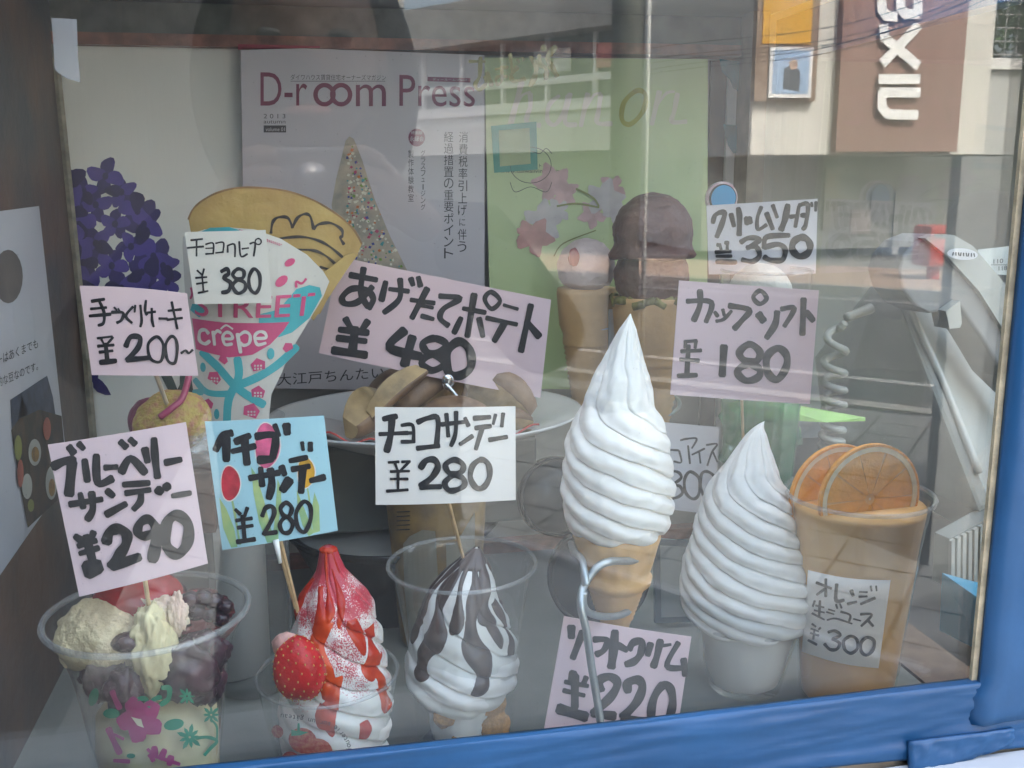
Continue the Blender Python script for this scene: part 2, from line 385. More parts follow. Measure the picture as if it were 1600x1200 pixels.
# ================================================================ papers on the back wall
def poly_thing(name, label, cat, S, quad, m, th=.0006, **k):
    t = thing(name, label, cat, S(quad[3][0], quad[3][1])); sheet('paper', S, quad, m, t, thick=th, **k); return t
PW = mat('matt_white_paper', (.78, .77, .71), .7, .03, 8)
S = Plane(230, 300, .935)
q = [(78, 62), (374, 69), (384, 700), (140, 830)]
q = [(82, 64), (376, 70), (384, 830), (148, 830)]
fp = poly_thing('flower_poster', 'white poster with purple flowers in the left back corner', 'poster', S, q, PW, .0008)
PUR = [mat('petal_violet_%s' % n, c, .6, .25, 40) for n, c in (('deep', (.028, .016, .13)), ('mid', (.065, .04, .26)), ('dark', (.016, .010, .08)))]
PUR[0].name, PUR[1].name, PUR[2].name = 'deep_violet', 'mid_violet', 'dark_violet'
rnd = random.Random(4)
cl = [(165, 275), (130, 300), (190, 300), (150, 320), (215, 330), (120, 345), (180, 350), (225, 350), (150, 380), (205, 385), (240, 400), (130, 410), (175, 415), (222, 425), (255, 415), (140, 450), (190, 450), (235, 455), (262, 440), (150, 490), (138, 530), (160, 480), (120, 380), (125, 440), (130, 490), (110, 290), (112, 330), (145, 570)]
sets = [[], [], []]
for i, (x, y) in enumerate(cl):
    n = 4+rnd.randint(0, 1); a0 = rnd.random()*6; r = rnd.uniform(18, 27)
    for k in range(n):
        a = a0+2*math.pi*k/n; px, py = x+math.cos(a)*r*.62, y+math.sin(a)*r*.62
        if px < 104+(py-250)*.09: px = 104+(py-250)*.09+8
        sets[(2, 0, 1, 0, 1)[k] if i % 3 else (0, 1, 0, 1, 1)[k]].append(oval(px, py, r*.62, r*.45, 14, a, lambda t: 1+.12*math.sin(3*t+i)))
    sets[2].append(oval(x, y, 5, 6, 8))
sets[0].append([(145, 592), (150, 588), (160, 595), (168, 605), (174, 617), (165, 617), (152, 612), (146, 605)])
for i, s_ in enumerate(sets): flat('printed_petals', S, s_, PUR[i], fp, h=.0004+i*.0003)
GRN = mat('dark_green_print', (.01, .035, .028), .6, .3, 60)
ink('printed_stem', S, [(14, [(245, 560), (262, 590), (278, 625)]), (9, [(286, 570), (285, 620)]), (12, [(300, 570), (300, 620)]), (5, [(292, 585), (275, 618)])], GRN, fp, h=.0018)
# ---- grey magazine
S1 = Plane(565, 340, .915)
MG = mat('lilac_grey_cover', (.50, .465, .485), .35, .03, 6, spec=.5)
MAROON = mat('maroon_print', (.16, .012, .05), .5, .1); BLK = mat('grey_black_print', (.03, .028, .03), .5, .1)
m1 = poly_thing('magazine', 'lilac grey magazine cover with large maroon title on the back wall', 'magazine', S1, [(376, 72), (757, 86), (757, 612), (384, 606)], MG, .003)
flat('red_edge', S1, [[(372, 69), (500, 72), (500, 75), (376, 74), (376, 78), (372, 78)]], mat('crimson_print', (.28, .005, .03), .5), m1)
letters('title_lettering', S1, 'D-r', [(407, 113), (480, 114), (480, 165), (407, 165)], MAROON, m1)
ink('title_lettering', S1, [(7, oval(507, 148, 14, 15, 10), True), (7, oval(533, 148, 14, 15, 10), True)], MAROON, m1, h=.0004, rnd=.02)
letters('title_lettering', S1, 'm', [(556, 132), (603, 132), (603, 166), (556, 166)], MAROON, m1)
letters('title_lettering', S1, 'Press', [(624, 117), (742, 120), (742, 167), (624, 166)], MAROON, m1)
letters('subtitle_lettering', S1, 'ダイワハウス賃貸住宅オーナーズマガジン', [(454, 116), (603, 117), (603, 126), (454, 125)], BLK, m1)
flat('subtitle_rule', S1, [rect(454, 126.5, 602, 127.3)], BLK, m1)
letters('issue_lettering', S1, '2 0 1 3', [(412, 178), (446, 178), (446, 185), (412, 185)], BLK, m1)
letters('issue_lettering', S1, 'autumn', [(412, 188), (446, 188), (446, 193), (412, 193)], BLK, m1)
flat('issue_badge', S1, [rect(412, 196, 447, 207)], BLK, m1)
letters('badge_lettering', S1, 'volume 01', [(415, 199), (445, 199), (445, 205), (415, 205)], MG, m1, h=.0006)
flat('title_badge', S1, [[(668, 120), (735, 122), (735, 129), (668, 127)]], MAROON, m1)
letters('badge_lettering', S1, 'ディールームプレス', [(676, 122), (730, 123), (730, 127), (676, 126)], MG, m1, h=.0006)
flat('round_badge', S1, [oval(651, 215, 13, 14)], MAROON, m1)
letters('badge_lettering', S1, '特別版', [(642, 205), (660, 205), (660, 210), (642, 210)], MG, m1, h=.0006)
letters('badge_lettering', S1, '永緑会', [(640, 213), (662, 213), (662, 221), (640, 221)], MG, m1, h=.0006)
def column(S, s, x, y0, y1, wd, m, par, slant=0):
    st = (y1-y0)/len(s)
    for i, ch in enumerate(s):
        if ch == 'ー': letters('headline_character', S, '|', [(x-.8, y0+i*st+1), (x+.8, y0+i*st+1), (x+.8, y0+(i+1)*st-1), (x-.8, y0+(i+1)*st-1)], m, par); continue
        g = wd*.5; xx = x-slant*i
        k = .62 if ch in 'ュッに' else .92
        letters('headline_character', S, ch, [(xx-g*k, y0+i*st+st*(1-k)/2), (xx+g*k, y0+i*st+st*(1-k)/2), (xx+g*k, y0+(i+1)*st-st*(1-k)/2-.6), (xx-g*k, y0+(i+1)*st-st*(1-k)/2-.6)], m, par)
column(S1, '消費税率引上げに伴う', 724, 205, 395, 15, BLK, m1, .25)
column(S1, '経過措置の重要ポイント', 701, 205, 405, 16, BLK, m1)
column(S1, 'グラスフュージング', 661, 234, 329, 8, BLK, m1)
column(S1, '製作体験教室', 642, 234, 316, 9.5, BLK, m1)
letters('caption_lettering', S1, '大江戸ちんたい', [(433, 584), (600, 572), (600, 591), (433, 603)], BLK, m1)
# printed mosaic cone on the cover
CONE = mat('sand_mosaic_print', (.46, .38, .28), .5, scale=90, col2=(.25, .24, .20), ramp=(.3, .7))
flat('printed_cone', S1, [[(540, 220), (546, 213), (553, 217), (566, 250), (585, 310), (610, 370), (640, 430), (610, 470), (560, 440), (530, 400), (518, 320), (525, 280)]], CONE, m1)
dots = {}
cols = [('green', (.12, .24, .02)), ('rose', (.4, .04, .10)), ('teal', (.05, .24, .24)), ('orange', (.5, .14, .03)), ('cream', (.62, .58, .45)), ('blue', (.03, .04, .22))]
for i in range(330):
    v = rnd.random()**.7; y = lerp(225, 455, v); xc = lerp(546, 592, v); hw = lerp(4, 58, v)
    x = xc+rnd.uniform(-1, 1)*hw*.9; c = rnd.choice(cols+[cols[4]]*4); a = rnd.random()*3; r = rnd.uniform(1, 3.2)
    dots.setdefault(c[0], (c[1], []))[1].append([(x+r*math.cos(a+k*math.pi/2)*(1.2 if k % 2 else .9), y+r*math.sin(a+k*math.pi/2)) for k in range(4)])
for i, (k, (c, ps)) in enumerate(sorted(dots.items())): flat('printed_tesserae', S1, ps, mat(k+'_tessera_print', c, .4, .2, 200), m1, h=.0007+i*.0001)['kind'] = 'stuff'
# ---- green magazine
S2 = Plane(930, 340, .917)
GM = mat('sage_green_cover', (.46, .54, .27), .35, scale=3, col2=(.40, .48, .23), ramp=(.3, .7))
m2 = poly_thing('magazine', 'green magazine cover with pink blossoms and cursive title', 'magazine', S2, [(757, 90), (1106, 92), (1105, 612), (768, 606)], GM, .003)
PALE = mat('pale_pink_print', (.52, .49, .36), .5, .05)
hn = [(26, [(345, 385), (320, 480), (290, 592)]), (13, [(310, 520), (345, 450), (385, 432)]), (22, [(385, 440), (385, 500), (368, 570), (430, 588)]),
      (20, [(520, 450), (475, 490), (465, 560), (500, 585), (540, 530), (560, 450)]), (22, [(572, 440), (548, 570), (600, 585)]),
      (24, [(655, 440), (622, 590)]), (13, [(640, 520), (680, 450), (715, 436)]), (22, [(715, 445), (705, 520), (700, 575), (765, 580)]),
      (24, [(990, 430), (955, 582)]), (13, [(970, 510), (1020, 440), (1060, 430)]), (22, [(1075, 440), (1060, 520), (1050, 570), (1115, 570)])]
for a_, b_ in ((0, 3), (3, 5), (5, 8), (8, 11)): ink('title_lettering', S2, hn[a_:b_], PALE, m2, (700, 0), 3, rnd=.12)
ink('title_lettering', S2, [(22, [(885, 425), (825, 480), (815, 560), (855, 582), (915, 520), (925, 445)], True)], mat('olive_print', (.30, .30, .02), .5), m2, (700, 0), 3)
letters('cover_lettering', S2, 'はのん', [(819, 245), (839, 245), (839, 252), (819, 252)], BLK, m2)
letters('cover_lettering', S2, 'Webサイト', [(811, 256), (846, 256), (846, 262), (811, 262)], BLK, m2)
letters('cover_lettering', S2, 'www.daiwaliving.co.jp', [(782, 264), (875, 264), (875, 272), (782, 272)], BLK, m2, shear=0)
ink('cover_flourish', S2, [(1, oval(829, 258, 32, 28, 12), True), (1, [(797, 240), (805, 232), (815, 240), (829, 236), (843, 240), (853, 232), (862, 240)]), (1, [(797, 285), (805, 300), (829, 292), (853, 300), (862, 285)])], BLK, m2, h=.0005)
PKS = [mat('blossom_pink_print', (.48, .30, .28), .5, .2, 60), mat('blossom_white_print', (.45, .40, .38), .5, .12, 60), mat('blossom_rose_print', (.42, .20, .17), .5, .2, 60)]
fl = [[], [], []]
for x, y, r, c in ((862, 285, 30, 0), (880, 300, 24, 0), (945, 310, 30, 1), (955, 295, 22, 0), (850, 345, 32, 1), (835, 370, 30, 2), (925, 335, 22, 0), (870, 330, 20, 1), (820, 365, 14, 2), (960, 330, 18, 1)):
    a0 = rnd.random()*6
    for k in range(5):
        a = a0+k*1.256; fl[c].append(oval(x+math.cos(a)*r*.5, y+math.sin(a)*r*.5, r*.55, r*.34, 16, a, lambda t: 1+.13*math.sin(4*t+k)))
for i in range(3): flat('printed_blossom', S2, fl[i], PKS[i], m2, h=.0004+i*.0003)
ink('printed_stalk', S2, [(3, [(900, 295), (925, 308), (935, 322)]), (3, [(870, 322), (900, 318), (935, 324)]), (2, [(865, 400), (880, 380), (930, 360)])], mat('olive_stalk_print', (.16, .17, .03), .5), m2, h=.0014)
flat('painted_sign_reflection', S2, [[(767, 197), (838, 190), (840, 265), (772, 270)]], mat('teal_sign_reflection', (.06, .27, .20), .5, .1), m2, h=.0005)  # reflection of a teal street sign, painted flat onto the cover
flat('painted_sign_reflection', S2, [[(779, 204), (827, 200), (829, 256), (781, 260)]], mat('straw_sign_reflection', (.36, .42, .22), .5, .1), m2, h=.0008)
ink('cover_lettering', S2, [(3, [(882, 578), (892, 572), (900, 578), (888, 588), (900, 592), (890, 600)]), (3, [(918, 572), (918, 598)]), (2, [(926, 582), (938, 580)]), (2, [(926, 595), (938, 593)])], PALE, m2)
flat('cover_frame', S2, [rect(897, 603, 902, 612), rect(906, 603, 916, 612)], BLK, m2)
# brush lettering stuck inside the pane
S = Plane(800, 110, .436)
gl = ink('brush_lettering', S, [(26, [(90, 240), (250, 240)]), (32, [(205, 200), (195, 390), (150, 480), (190, 535), (262, 470), (255, 400)]), (36, [(270, 360), (295, 400), (320, 490)]),
     (24, [(365, 320), (490, 300)]), (26, [(425, 290), (425, 440), (380, 480), (365, 430), (400, 395), (480, 400)]), (28, [(515, 165), (530, 300), (545, 350)]), (34, [(590, 300), (525, 380), (555, 445), (665, 420)]), (22, [(590, 220), (610, 250)]), (22, [(640, 200), (655, 230)]),
     (44, [(730, 200), (785, 290), (770, 400), (725, 490)]), (40, [(815, 180), (830, 270), (890, 320), (885, 420)]), (46, [(985, 90), (905, 200), (950, 300), (1000, 390)]), (44, [(860, 80), (862, 120)])],
     mat('ochre_brush_paint', (.11, .085, .012), .5, .3, 90), None, (720, 60), 6.667, h=0, rnd=.2, wmul=1.25)
tag(gl, 'ochre brush lettering stuck on the inside of the glass', 'lettering')
# left wall leaflet
SL = Plane(0, 0, .5, P0=V((XL+.0015, .6, 1.3)), n=V((1, 0, 0)))
lf = poly_thing('leaflet', 'white leaflet with a jeans figure taped on the left side wall', 'leaflet', SL, [(-60, 338), (61, 322), (107, 745), (-60, 985)], mat('pale_blue_paper', (.48, .49, .54), .4, .05, 8), .0006)
flat('printed_dish', SL, [oval(12, 432, 23, 42)], mat('taupe_print', (.10, .085, .075), .5, .2), lf)
for s_, a in (('ヒーはあくまでも', 545), ('具的な豆なのです。', 580)):
    letters('leaflet_lettering', SL, s_, [(-14, a+14), (58, a-16), (59, a-2), (-13, a+30)], BLK, lf)
flat('printed_figure', SL, [[(15, 625), (73, 587), (82, 620), (92, 690), (72, 700), (55, 640), (45, 650), (33, 618), (28, 655), (18, 672)]], mat('denim_print', (.03, .045, .08), .6, .3, 90), lf)
flat('printed_table', SL, [[(16, 672), (28, 655), (60, 640), (95, 650), (104, 745), (88, 782), (42, 825), (30, 760)]], mat('brown_table_print', (.07, .04, .02), .6, scale=70, col2=(.02, .02, .015)), lf, h=.0006)
flat('printed_dish', SL, [oval(52, 707, 10, 21), oval(78, 755, 9, 26), oval(40, 760, 8, 20)], mat('dish_print', (.4, .4, .36), .5), lf, h=.0010)
flat('printed_food', SL, [oval(52, 710, 6, 12), oval(78, 762, 5, 14)], mat('food_print', (.28, .15, .03), .5, .3, 200), lf, h=.0014)
flat('printed_food', SL, [oval(25, 700, 6, 20), oval(45, 790, 5, 10)], mat('leaf_print', (.16, .17, .03), .5, .3), lf, h=.0014)
flat('printed_food', SL, [oval(28, 740, 5, 22), oval(70, 670, 6, 18)], mat('tomato_print', (.30, .06, .03), .5, .3), lf, h=.0016)
# ================================================================ price cards
PINK = mat('pale_pink_card', (.66, .50, .53), .6, .02, 9); WHITE = mat('white_card', (.77, .74, .71), .6, .02, 9); BLUE = mat('sky_blue_card', (.36, .60, .68), .5, .03, 9)
LILAC = mat('lilac_white_card', (.62, .60, .62), .5, .02, 9); STICK = mat('bamboo_stick', (.55, .38, .20), .6, .2, 90)
GRP = 'handwritten price cards'
def card(label, S, quad, m, strokes, o, sc, wmul=1., edge=None):
    q = [(o[0]+x/sc, o[1]+y/sc) for x, y in quad]
    t = thing('price_card', label, 'price card', S((q[2][0]+q[3][0])/2, (q[2][1]+q[3][1])/2), GRP)
    sheet('card', S, q, m, t, thick=.0007, edge=edge)
    ink('handwriting', S, strokes, INK, t, o, sc, .0003, .10, wmul*1.14)
    return t
def stick(t, a, b, r=.0011, m=STICK, name='stick'):
    bm = bmesh.new(); tube(bm, [a, b], r, 8); return from_bm(name, bm, m, t)
A = [(46, [(430, 195), (460, 232)]), (36, [(492, 172), (523, 203)]), (50, [(325, 320), (400, 285), (465, 280)]), (62, [(450, 290), (430, 490)]), (40, [(530, 275), (548, 405)]), (44, [(605, 245), (615, 415), (705, 388)]),
     (34, [(658, 320), (735, 315)]), (44, [(762, 348), (820, 262), (910, 352)]), (40, [(757, 158), (793, 192)]), (38, [(817, 143), (848, 172)]), (42, [(908, 202), (925, 282)]), (42, [(965, 142), (972, 260), (987, 380)]), (38, [(1035, 290), (1130, 272)]),
     (36, [(435, 553), (640, 517)]), (36, [(502, 485), (522, 572)]), (42, [(575, 478), (582, 580), (548, 645)]), (38, [(672, 463), (712, 495)]), (40, [(668, 612), (790, 545)]),
     (34, [(775, 425), (935, 415)]), (34, [(790, 478), (940, 458)]), (38, [(885, 470), (880, 530), (840, 578)]), (46, [(985, 455), (1010, 475)]), (46, [(1037, 428), (1052, 452)]), (30, [(1078, 498), (1190, 482)]),
     (42, [(472, 752), (515, 780)]), (38, [(588, 722), (565, 785)]), (32, [(490, 812), (605, 775)]), (32, [(500, 858), (620, 820)]), (48, [(540, 750), (590, 930)]), (95, [(545, 960), (620, 935)]),
     (58, [(668, 785), (690, 722), (745, 700), (795, 735), (790, 800), (745, 870), (700, 935)]), (52, [(705, 935), (875, 875)]), (50, [(975, 690), (930, 640), (880, 665), (865, 720), (905, 745), (960, 725)], True), (64, [(985, 690), (975, 800), (958, 895)]),
     (60, [(1105, 618), (1045, 670), (1040, 800), (1105, 862), (1168, 800), (1175, 680)], True)]
S = Plane(200, 790, .475, bend=.0022, tilt=6)
c1 = card('pink card priced 290 stuck in the berry sundae at lower left', S, [(290, 185), (1160, 40), (1295, 930), (495, 1130)], PINK, A, (0, 650), 4)
stick(c1, S(226, 905, -.0015), atY(236, 968, .478))
B = [(44, [(148, 292), (195, 205), (248, 185)]), (46, [(215, 215), (215, 355)]), (40, [(272, 240), (360, 200)]), (34, [(252, 300), (395, 265)]), (46, [(328, 220), (345, 375)]), (42, [(402, 205), (518, 202), (505, 340)]), (46, [(418, 352), (500, 345)]), (28, [(517, 132), (545, 200)]), (46, [(590, 132), (596, 186)]),
     (36, [(362, 465), (545, 430)]), (34, [(430, 402), (440, 512)]), (42, [(490, 410), (500, 500), (482, 588)]), (36, [(560, 392), (580, 442)]), (52, [(567, 538), (610, 475)]), (30, [(612, 357), (718, 337)]), (34, [(627, 410), (733, 392)]), (42, [(692, 410), (682, 552)]), (22, [(688, 242), (695, 290)]), (32, [(740, 247), (740, 293)]), (36, [(742, 482), (828, 462)]),
     (22, [(272, 662), (302, 690)]), (22, [(347, 650), (330, 700)]), (22, [(277, 730), (375, 715)]), (22, [(287, 775), (380, 760)]), (26, [(318, 700), (330, 850)]), (28, [(283, 863), (393, 845)]),
     (26, [(440, 700), (462, 650), (502, 642), (512, 695), (450, 815)]), (24, [(450, 812), (530, 800)]), (24, [(590, 617), (555, 650), (572, 695), (608, 698), (624, 650)], True), (24, [(590, 705), (550, 750), (568, 800), (610, 800), (630, 745)], True), (24, [(697, 612), (652, 680), (662, 770), (705, 800), (742, 720), (738, 640)], True)]
S = Plane(425, 755, .54, bend=.0022, tilt=3)
c2 = card('sky blue tulip card priced 280 above the strawberry sundae', S, [(78, 118), (825, 78), (912, 800), (190, 918)], BLUE, B, (300, 630), 4)
TR = mat('red_tulip_print', (.50, .03, .05), .5, .3, 120); TP = mat('pink_tulip_print', (.62, .10, .22), .5, .3, 120); TO = mat('amber_tulip_print', (.62, .32, .02), .5, .2, 120); TW = mat('tulip_outline_print', (.75, .70, .66), .5); TG = mat('leaf_green_print', (.22, .42, .22), .5, scale=60, col2=(.45, .55, .22))
tul = lambda cx, cy, rx, ry: oval(cx, cy, rx, ry, 24, 0, lambda a: 1+.05*math.cos(3*a))
o4 = dict(o=(300, 630), sc=4)
flat('printed_leaf', S, [[(170, 590), (215, 660), (265, 780), (285, 895), (245, 902), (195, 780)], [(370, 395), (400, 440), (450, 600), (495, 780), (520, 865), (470, 868), (420, 740), (385, 560)], [(535, 470), (555, 520), (560, 620), (545, 720), (540, 860), (500, 866), (520, 700)], [(655, 540), (700, 650), (760, 810), (730, 830), (690, 760), (660, 650)], [(765, 555), (795, 640), (800, 800), (755, 812), (745, 690)]], TG, c2, h=.0001, **o4)
ink('printed_stem', S, [(14, [(250, 600), (270, 700), (300, 880)])], TG, c2, (300, 630), 4, .00012); ink('printed_stem', S, [(10, [(720, 520), (735, 620), (745, 800)])], TG, c2, (300, 630), 4, .00012)
flat('printed_tulip', S, [tul(240, 500, 66, 115), tul(470, 262, 84, 148), tul(712, 432, 60, 102)], TW, c2, h=.00018, **o4)
flat('printed_tulip', S, [tul(240, 500, 59, 107)], TR, c2, h=.00024, **o4); flat('printed_tulip', S, [tul(470, 262, 77, 140)], TP, c2, h=.00024, **o4); flat('printed_tulip', S, [tul(712, 432, 53, 95)], TO, c2, h=.00024, **o4)
pb = atY(468, 965, .555)
stick(c2, S(437, 840, -.001), pb); stick(c2, S(431, 838, -.001), atY(462, 950, .553))
bm = bmesh.new(); tube(bm, [S(431, 842, .001), S(438, 878, .001)], lambda t: .0025*math.sin(math.pi*(.15+.8*t))+.0006, 10, 0); from_bm('cotton_tip', bm, mat('white_cotton', (.8, .8, .78), .9, .03, bump=.4), c2, True)
Cc = [(34, [(168, 150), (255, 130)]), (26, [(142, 252), (330, 240)]), (40, [(225, 150), (215, 260), (190, 365)]), (22, [(288, 190), (362, 190), (368, 295)]), (20, [(288, 242), (362, 240)]), (22, [(288, 300), (375, 298)]), (32, [(395, 168), (465, 140), (530, 145), (522, 320)]), (30, [(392, 342), (538, 325)]),
      (26, [(555, 182), (712, 165)]), (26, [(587, 112), (600, 262)]), (26, [(652, 98), (648, 240), (618, 325)]), (26, [(712, 140), (735, 192)]), (26, [(678, 315), (762, 260)]), (30, [(772, 142), (880, 135)]), (28, [(782, 207), (885, 195)]), (28, [(828, 207), (785, 348)]), (20, [(918, 118), (902, 182)]), (24, [(970, 112), (960, 198)]), (28, [(875, 287), (995, 270)]),
      (17, [(202, 440), (270, 434)]), (15, [(245, 445), (262, 490)]), (16, [(342, 430), (282, 492)]), (17, [(290, 434), (345, 430)]), (17, [(215, 500), (340, 495)]), (17, [(215, 550), (330, 548)]), (17, [(265, 490), (265, 625)]), (19, [(190, 632), (330, 620)]),
      (38, [(415, 472), (450, 425), (505, 418), (530, 465), (490, 535), (415, 595)]), (34, [(415, 600), (548, 597)]), (34, [(640, 417), (582, 450), (600, 500), (640, 512), (690, 495), (698, 450)], True), (34, [(640, 520), (577, 570), (600, 618), (650, 620), (705, 590), (700, 545)], True), (34, [(820, 418), (762, 460), (748, 540), (788, 606), (840, 600), (878, 530), (868, 450)], True)]
S = Plane(695, 710, .585, bend=.0022, tilt=3)
c3 = card('white card priced 280 on a stick above the chocolate sundae', S, [(112, 72), (1055, 67), (1057, 695), (117, 728)], WHITE, Cc, (560, 620), 4.285)
stick(c3, S(700, 780, -.001), atY(726, 880, .60))
D = [(26, [(142, 150), (265, 172)]), (26, [(205, 118), (192, 230), (225, 300)]), (26, [(245, 205), (180, 275), (120, 285), (105, 255), (150, 215), (220, 220), (250, 262), (228, 305)]), (26, [(308, 182), (288, 268)]), (20, [(325, 215), (415, 225)]), (24, [(375, 168), (372, 260), (300, 325)]), (24, [(425, 165), (435, 195)]), (24, [(460, 160), (470, 200)]),
     (20, [(425, 265), (535, 280)]), (26, [(502, 212), (430, 350)]), (16, [(472, 290), (528, 302)]), (20, [(475, 340), (530, 355)]), (24, [(560, 247), (655, 258), (580, 305), (562, 350), (600, 385)]),
     (20, [(670, 305), (775, 325)]), (28, [(722, 240), (690, 435)]), (24, [(660, 350), (627, 420)]), (24, [(745, 352), (763, 436)]), (19, [(802, 228), (772, 262), (805, 308), (845, 270)], True), (15, [(862, 290), (930, 310)]), (20, [(780, 350), (925, 382)]), (28, [(868, 372), (817, 458)]), (28, [(993, 292), (945, 508)]), (30, [(972, 370), (1033, 440)]),
     (28, [(120, 355), (145, 400)]), (28, [(225, 365), (195, 410)]), (28, [(92, 407), (225, 420)]), (28, [(82, 447), (215, 460)]), (38, [(165, 400), (152, 510)]), (36, [(62, 505), (215, 525)]),
     (38, [(395, 408), (325, 488), (470, 530)]), (40, [(432, 440), (395, 570)]), (30, [(535, 445), (482, 468), (500, 508), (555, 512), (590, 472)], True), (30, [(520, 520), (475, 560), (525, 595), (585, 560)], True), (36, [(650, 460), (595, 510), (600, 600), (650, 620), (705, 580), (700, 500)], True)]
S = Plane(680, 500, .76, bend=.0022, tilt=2)
c4 = card('large tilted pink card priced 480 behind the potato wedges', S, [(92, 65), (1092, 268), (1040, 730), (-5, 520)], PINK, D, (500, 380), 3)
Ee = [(14, [(430, 512), (490, 502)]), (12, [(425, 548), (500, 541)]), (14, [(420, 581), (520, 572)]), (13, [(462, 503), (488, 560), (487, 612), (462, 625)]), (13, [(525, 563), (578, 565), (572, 598), (550, 612)]), (8, [(537, 540), (550, 553)]), (8, [(556, 545), (562, 556)]), (12, [(625, 537), (592, 580), (620, 612)]), (9, [(636, 530), (633, 562)]), (11, [(660, 530), (666, 600), (660, 630)]),
      (11, [(686, 508), (682, 555), (690, 575)]), (11, [(692, 565), (730, 560)]), (11, [(713, 545), (715, 600), (722, 630)]), (11, [(747, 592), (785, 593)]), (11, [(790, 556), (850, 550)]), (11, [(785, 598), (855, 590)]), (11, [(806, 515), (832, 640)]),
      (10, [(458, 685), (528, 676)]), (10, [(477, 690), (490, 715)]), (10, [(532, 680), (505, 710)]), (13, [(460, 722), (535, 716)]), (13, [(467, 750), (530, 743)]), (18, [(497, 710), (505, 790)]), (22, [(472, 798), (545, 790)]),
      (22, [(592, 722), (615, 678), (658, 682), (648, 730), (597, 785)]), (22, [(597, 785), (700, 775)]), (13, [(738, 677), (697, 712), (708, 780), (755, 792), (768, 720)], True), (13, [(802, 677), (777, 720), (788, 788), (820, 800), (832, 740), (825, 690)], True), (10, [(850, 755), (870, 742), (885, 755), (903, 740)])]
S = Plane(218, 515, .62, bend=.0022, tilt=2)
c5 = card('pink card priced 200 and up in front of the purple flowers', S, [(372, 440), (875, 475), (928, 862), (430, 858)], PINK, Ee, (0, 300), 3, edge=lambda u, v: -3*math.sin(math.pi*u)*(1-v))
stick(c5, S(241, 578, -.001), atY(264, 640, .655), .0014, mat('pale_birch_stick', (.62, .54, .40), .6, .1))
F = [(8, [(145, 226), (200, 220)]), (8, [(128, 262), (205, 255)]), (8, [(172, 225), (172, 300)]), (7, [(215, 245), (250, 240), (250, 290)]), (6, [(215, 264), (250, 262)]), (7, [(215, 290), (252, 288)]), (7, [(262, 240), (298, 237), (296, 282)]), (7, [(262, 285), (298, 281)]), (8, [(318, 250), (318, 282)]), (8, [(320, 250), (350, 246), (352, 303)]), (8, [(372, 232), (380, 300), (410, 290)]), (7, [(385, 266), (416, 262)]), (8, [(422, 242), (446, 240), (440, 300)]), (6, oval(461, 232, 14, 14, 8), True),
     (8, [(175, 367), (195, 385)]), (8, [(207, 360), (200, 390)]), (8, [(168, 402), (220, 398)]), (8, [(172, 430), (222, 422)]), (8, [(198, 390), (205, 465)]), (8, [(180, 472), (226, 463)]),
     (17, [(288, 372), (315, 360), (322, 382), (300, 402), (332, 425), (322, 462), (292, 470)]), (15, [(365, 360), (342, 385), (360, 406), (390, 400), (393, 370)], True), (15, [(365, 412), (342, 440), (365, 473), (398, 458), (398, 425)], True), (15, [(440, 360), (418, 400), (422, 450), (448, 473), (468, 440), (466, 385)], True)]
S = Plane(357, 418, .665, bend=.0022, tilt=1)
c6 = card('small grey white card priced 380 stuck on the crepe wrapper', S, [(115, 188), (495, 178), (525, 520), (163, 525)], mat('off_white_card', (.60, .58, .53), .6, .02, 9), F, (250, 300), 3)
G = [(22, [(822, 572), (932, 577), (908, 668)]), (24, [(880, 522), (880, 590), (852, 662)]), (16, [(948, 622), (962, 642)]), (15, [(985, 610), (992, 638)]), (15, [(1025, 617), (990, 655), (955, 665)]), (24, [(1015, 592), (1108, 612), (1075, 660), (1038, 700)]), (19, [(1160, 522), (1127, 552), (1157, 584), (1190, 558)], True), (34, [(1152, 632), (1175, 663)]), (28, [(1240, 622), (1230, 680), (1190, 742)]), (22, [(1260, 608), (1322, 606), (1275, 688)]), (28, [(1368, 562), (1362, 726)]), (26, [(1382, 622), (1415, 663)]),
     (15, [(810, 762), (865, 757)]), (15, [(814, 762), (814, 790)]), (15, [(862, 757), (858, 790)]), (17, [(795, 807), (885, 802)]), (17, [(790, 845), (875, 850)]), (20, [(828, 780), (820, 920)]), (19, [(780, 922), (865, 918)]),
     (32, [(990, 782), (982, 918)]), (30, [(1110, 772), (1062, 810), (1085, 848), (1140, 852), (1158, 810)], True), (30, [(1100, 866), (1052, 900), (1090, 942), (1148, 928), (1155, 888)], True), (32, [(1242, 792), (1192, 830), (1195, 905), (1240, 938), (1283, 880), (1283, 822)], True)]
S = Plane(1165, 535, .655, bend=.0022, tilt=3)
c7 = card('pink card priced 180 on a stick above the cup of soft ice cream', S, [(787, 475), (1445, 522), (1400, 1055), (747, 1012)], PINK, G, (800, 280), 3)
stick(c7, S(1159, 625, -.001), atY(1163, 740, .665))
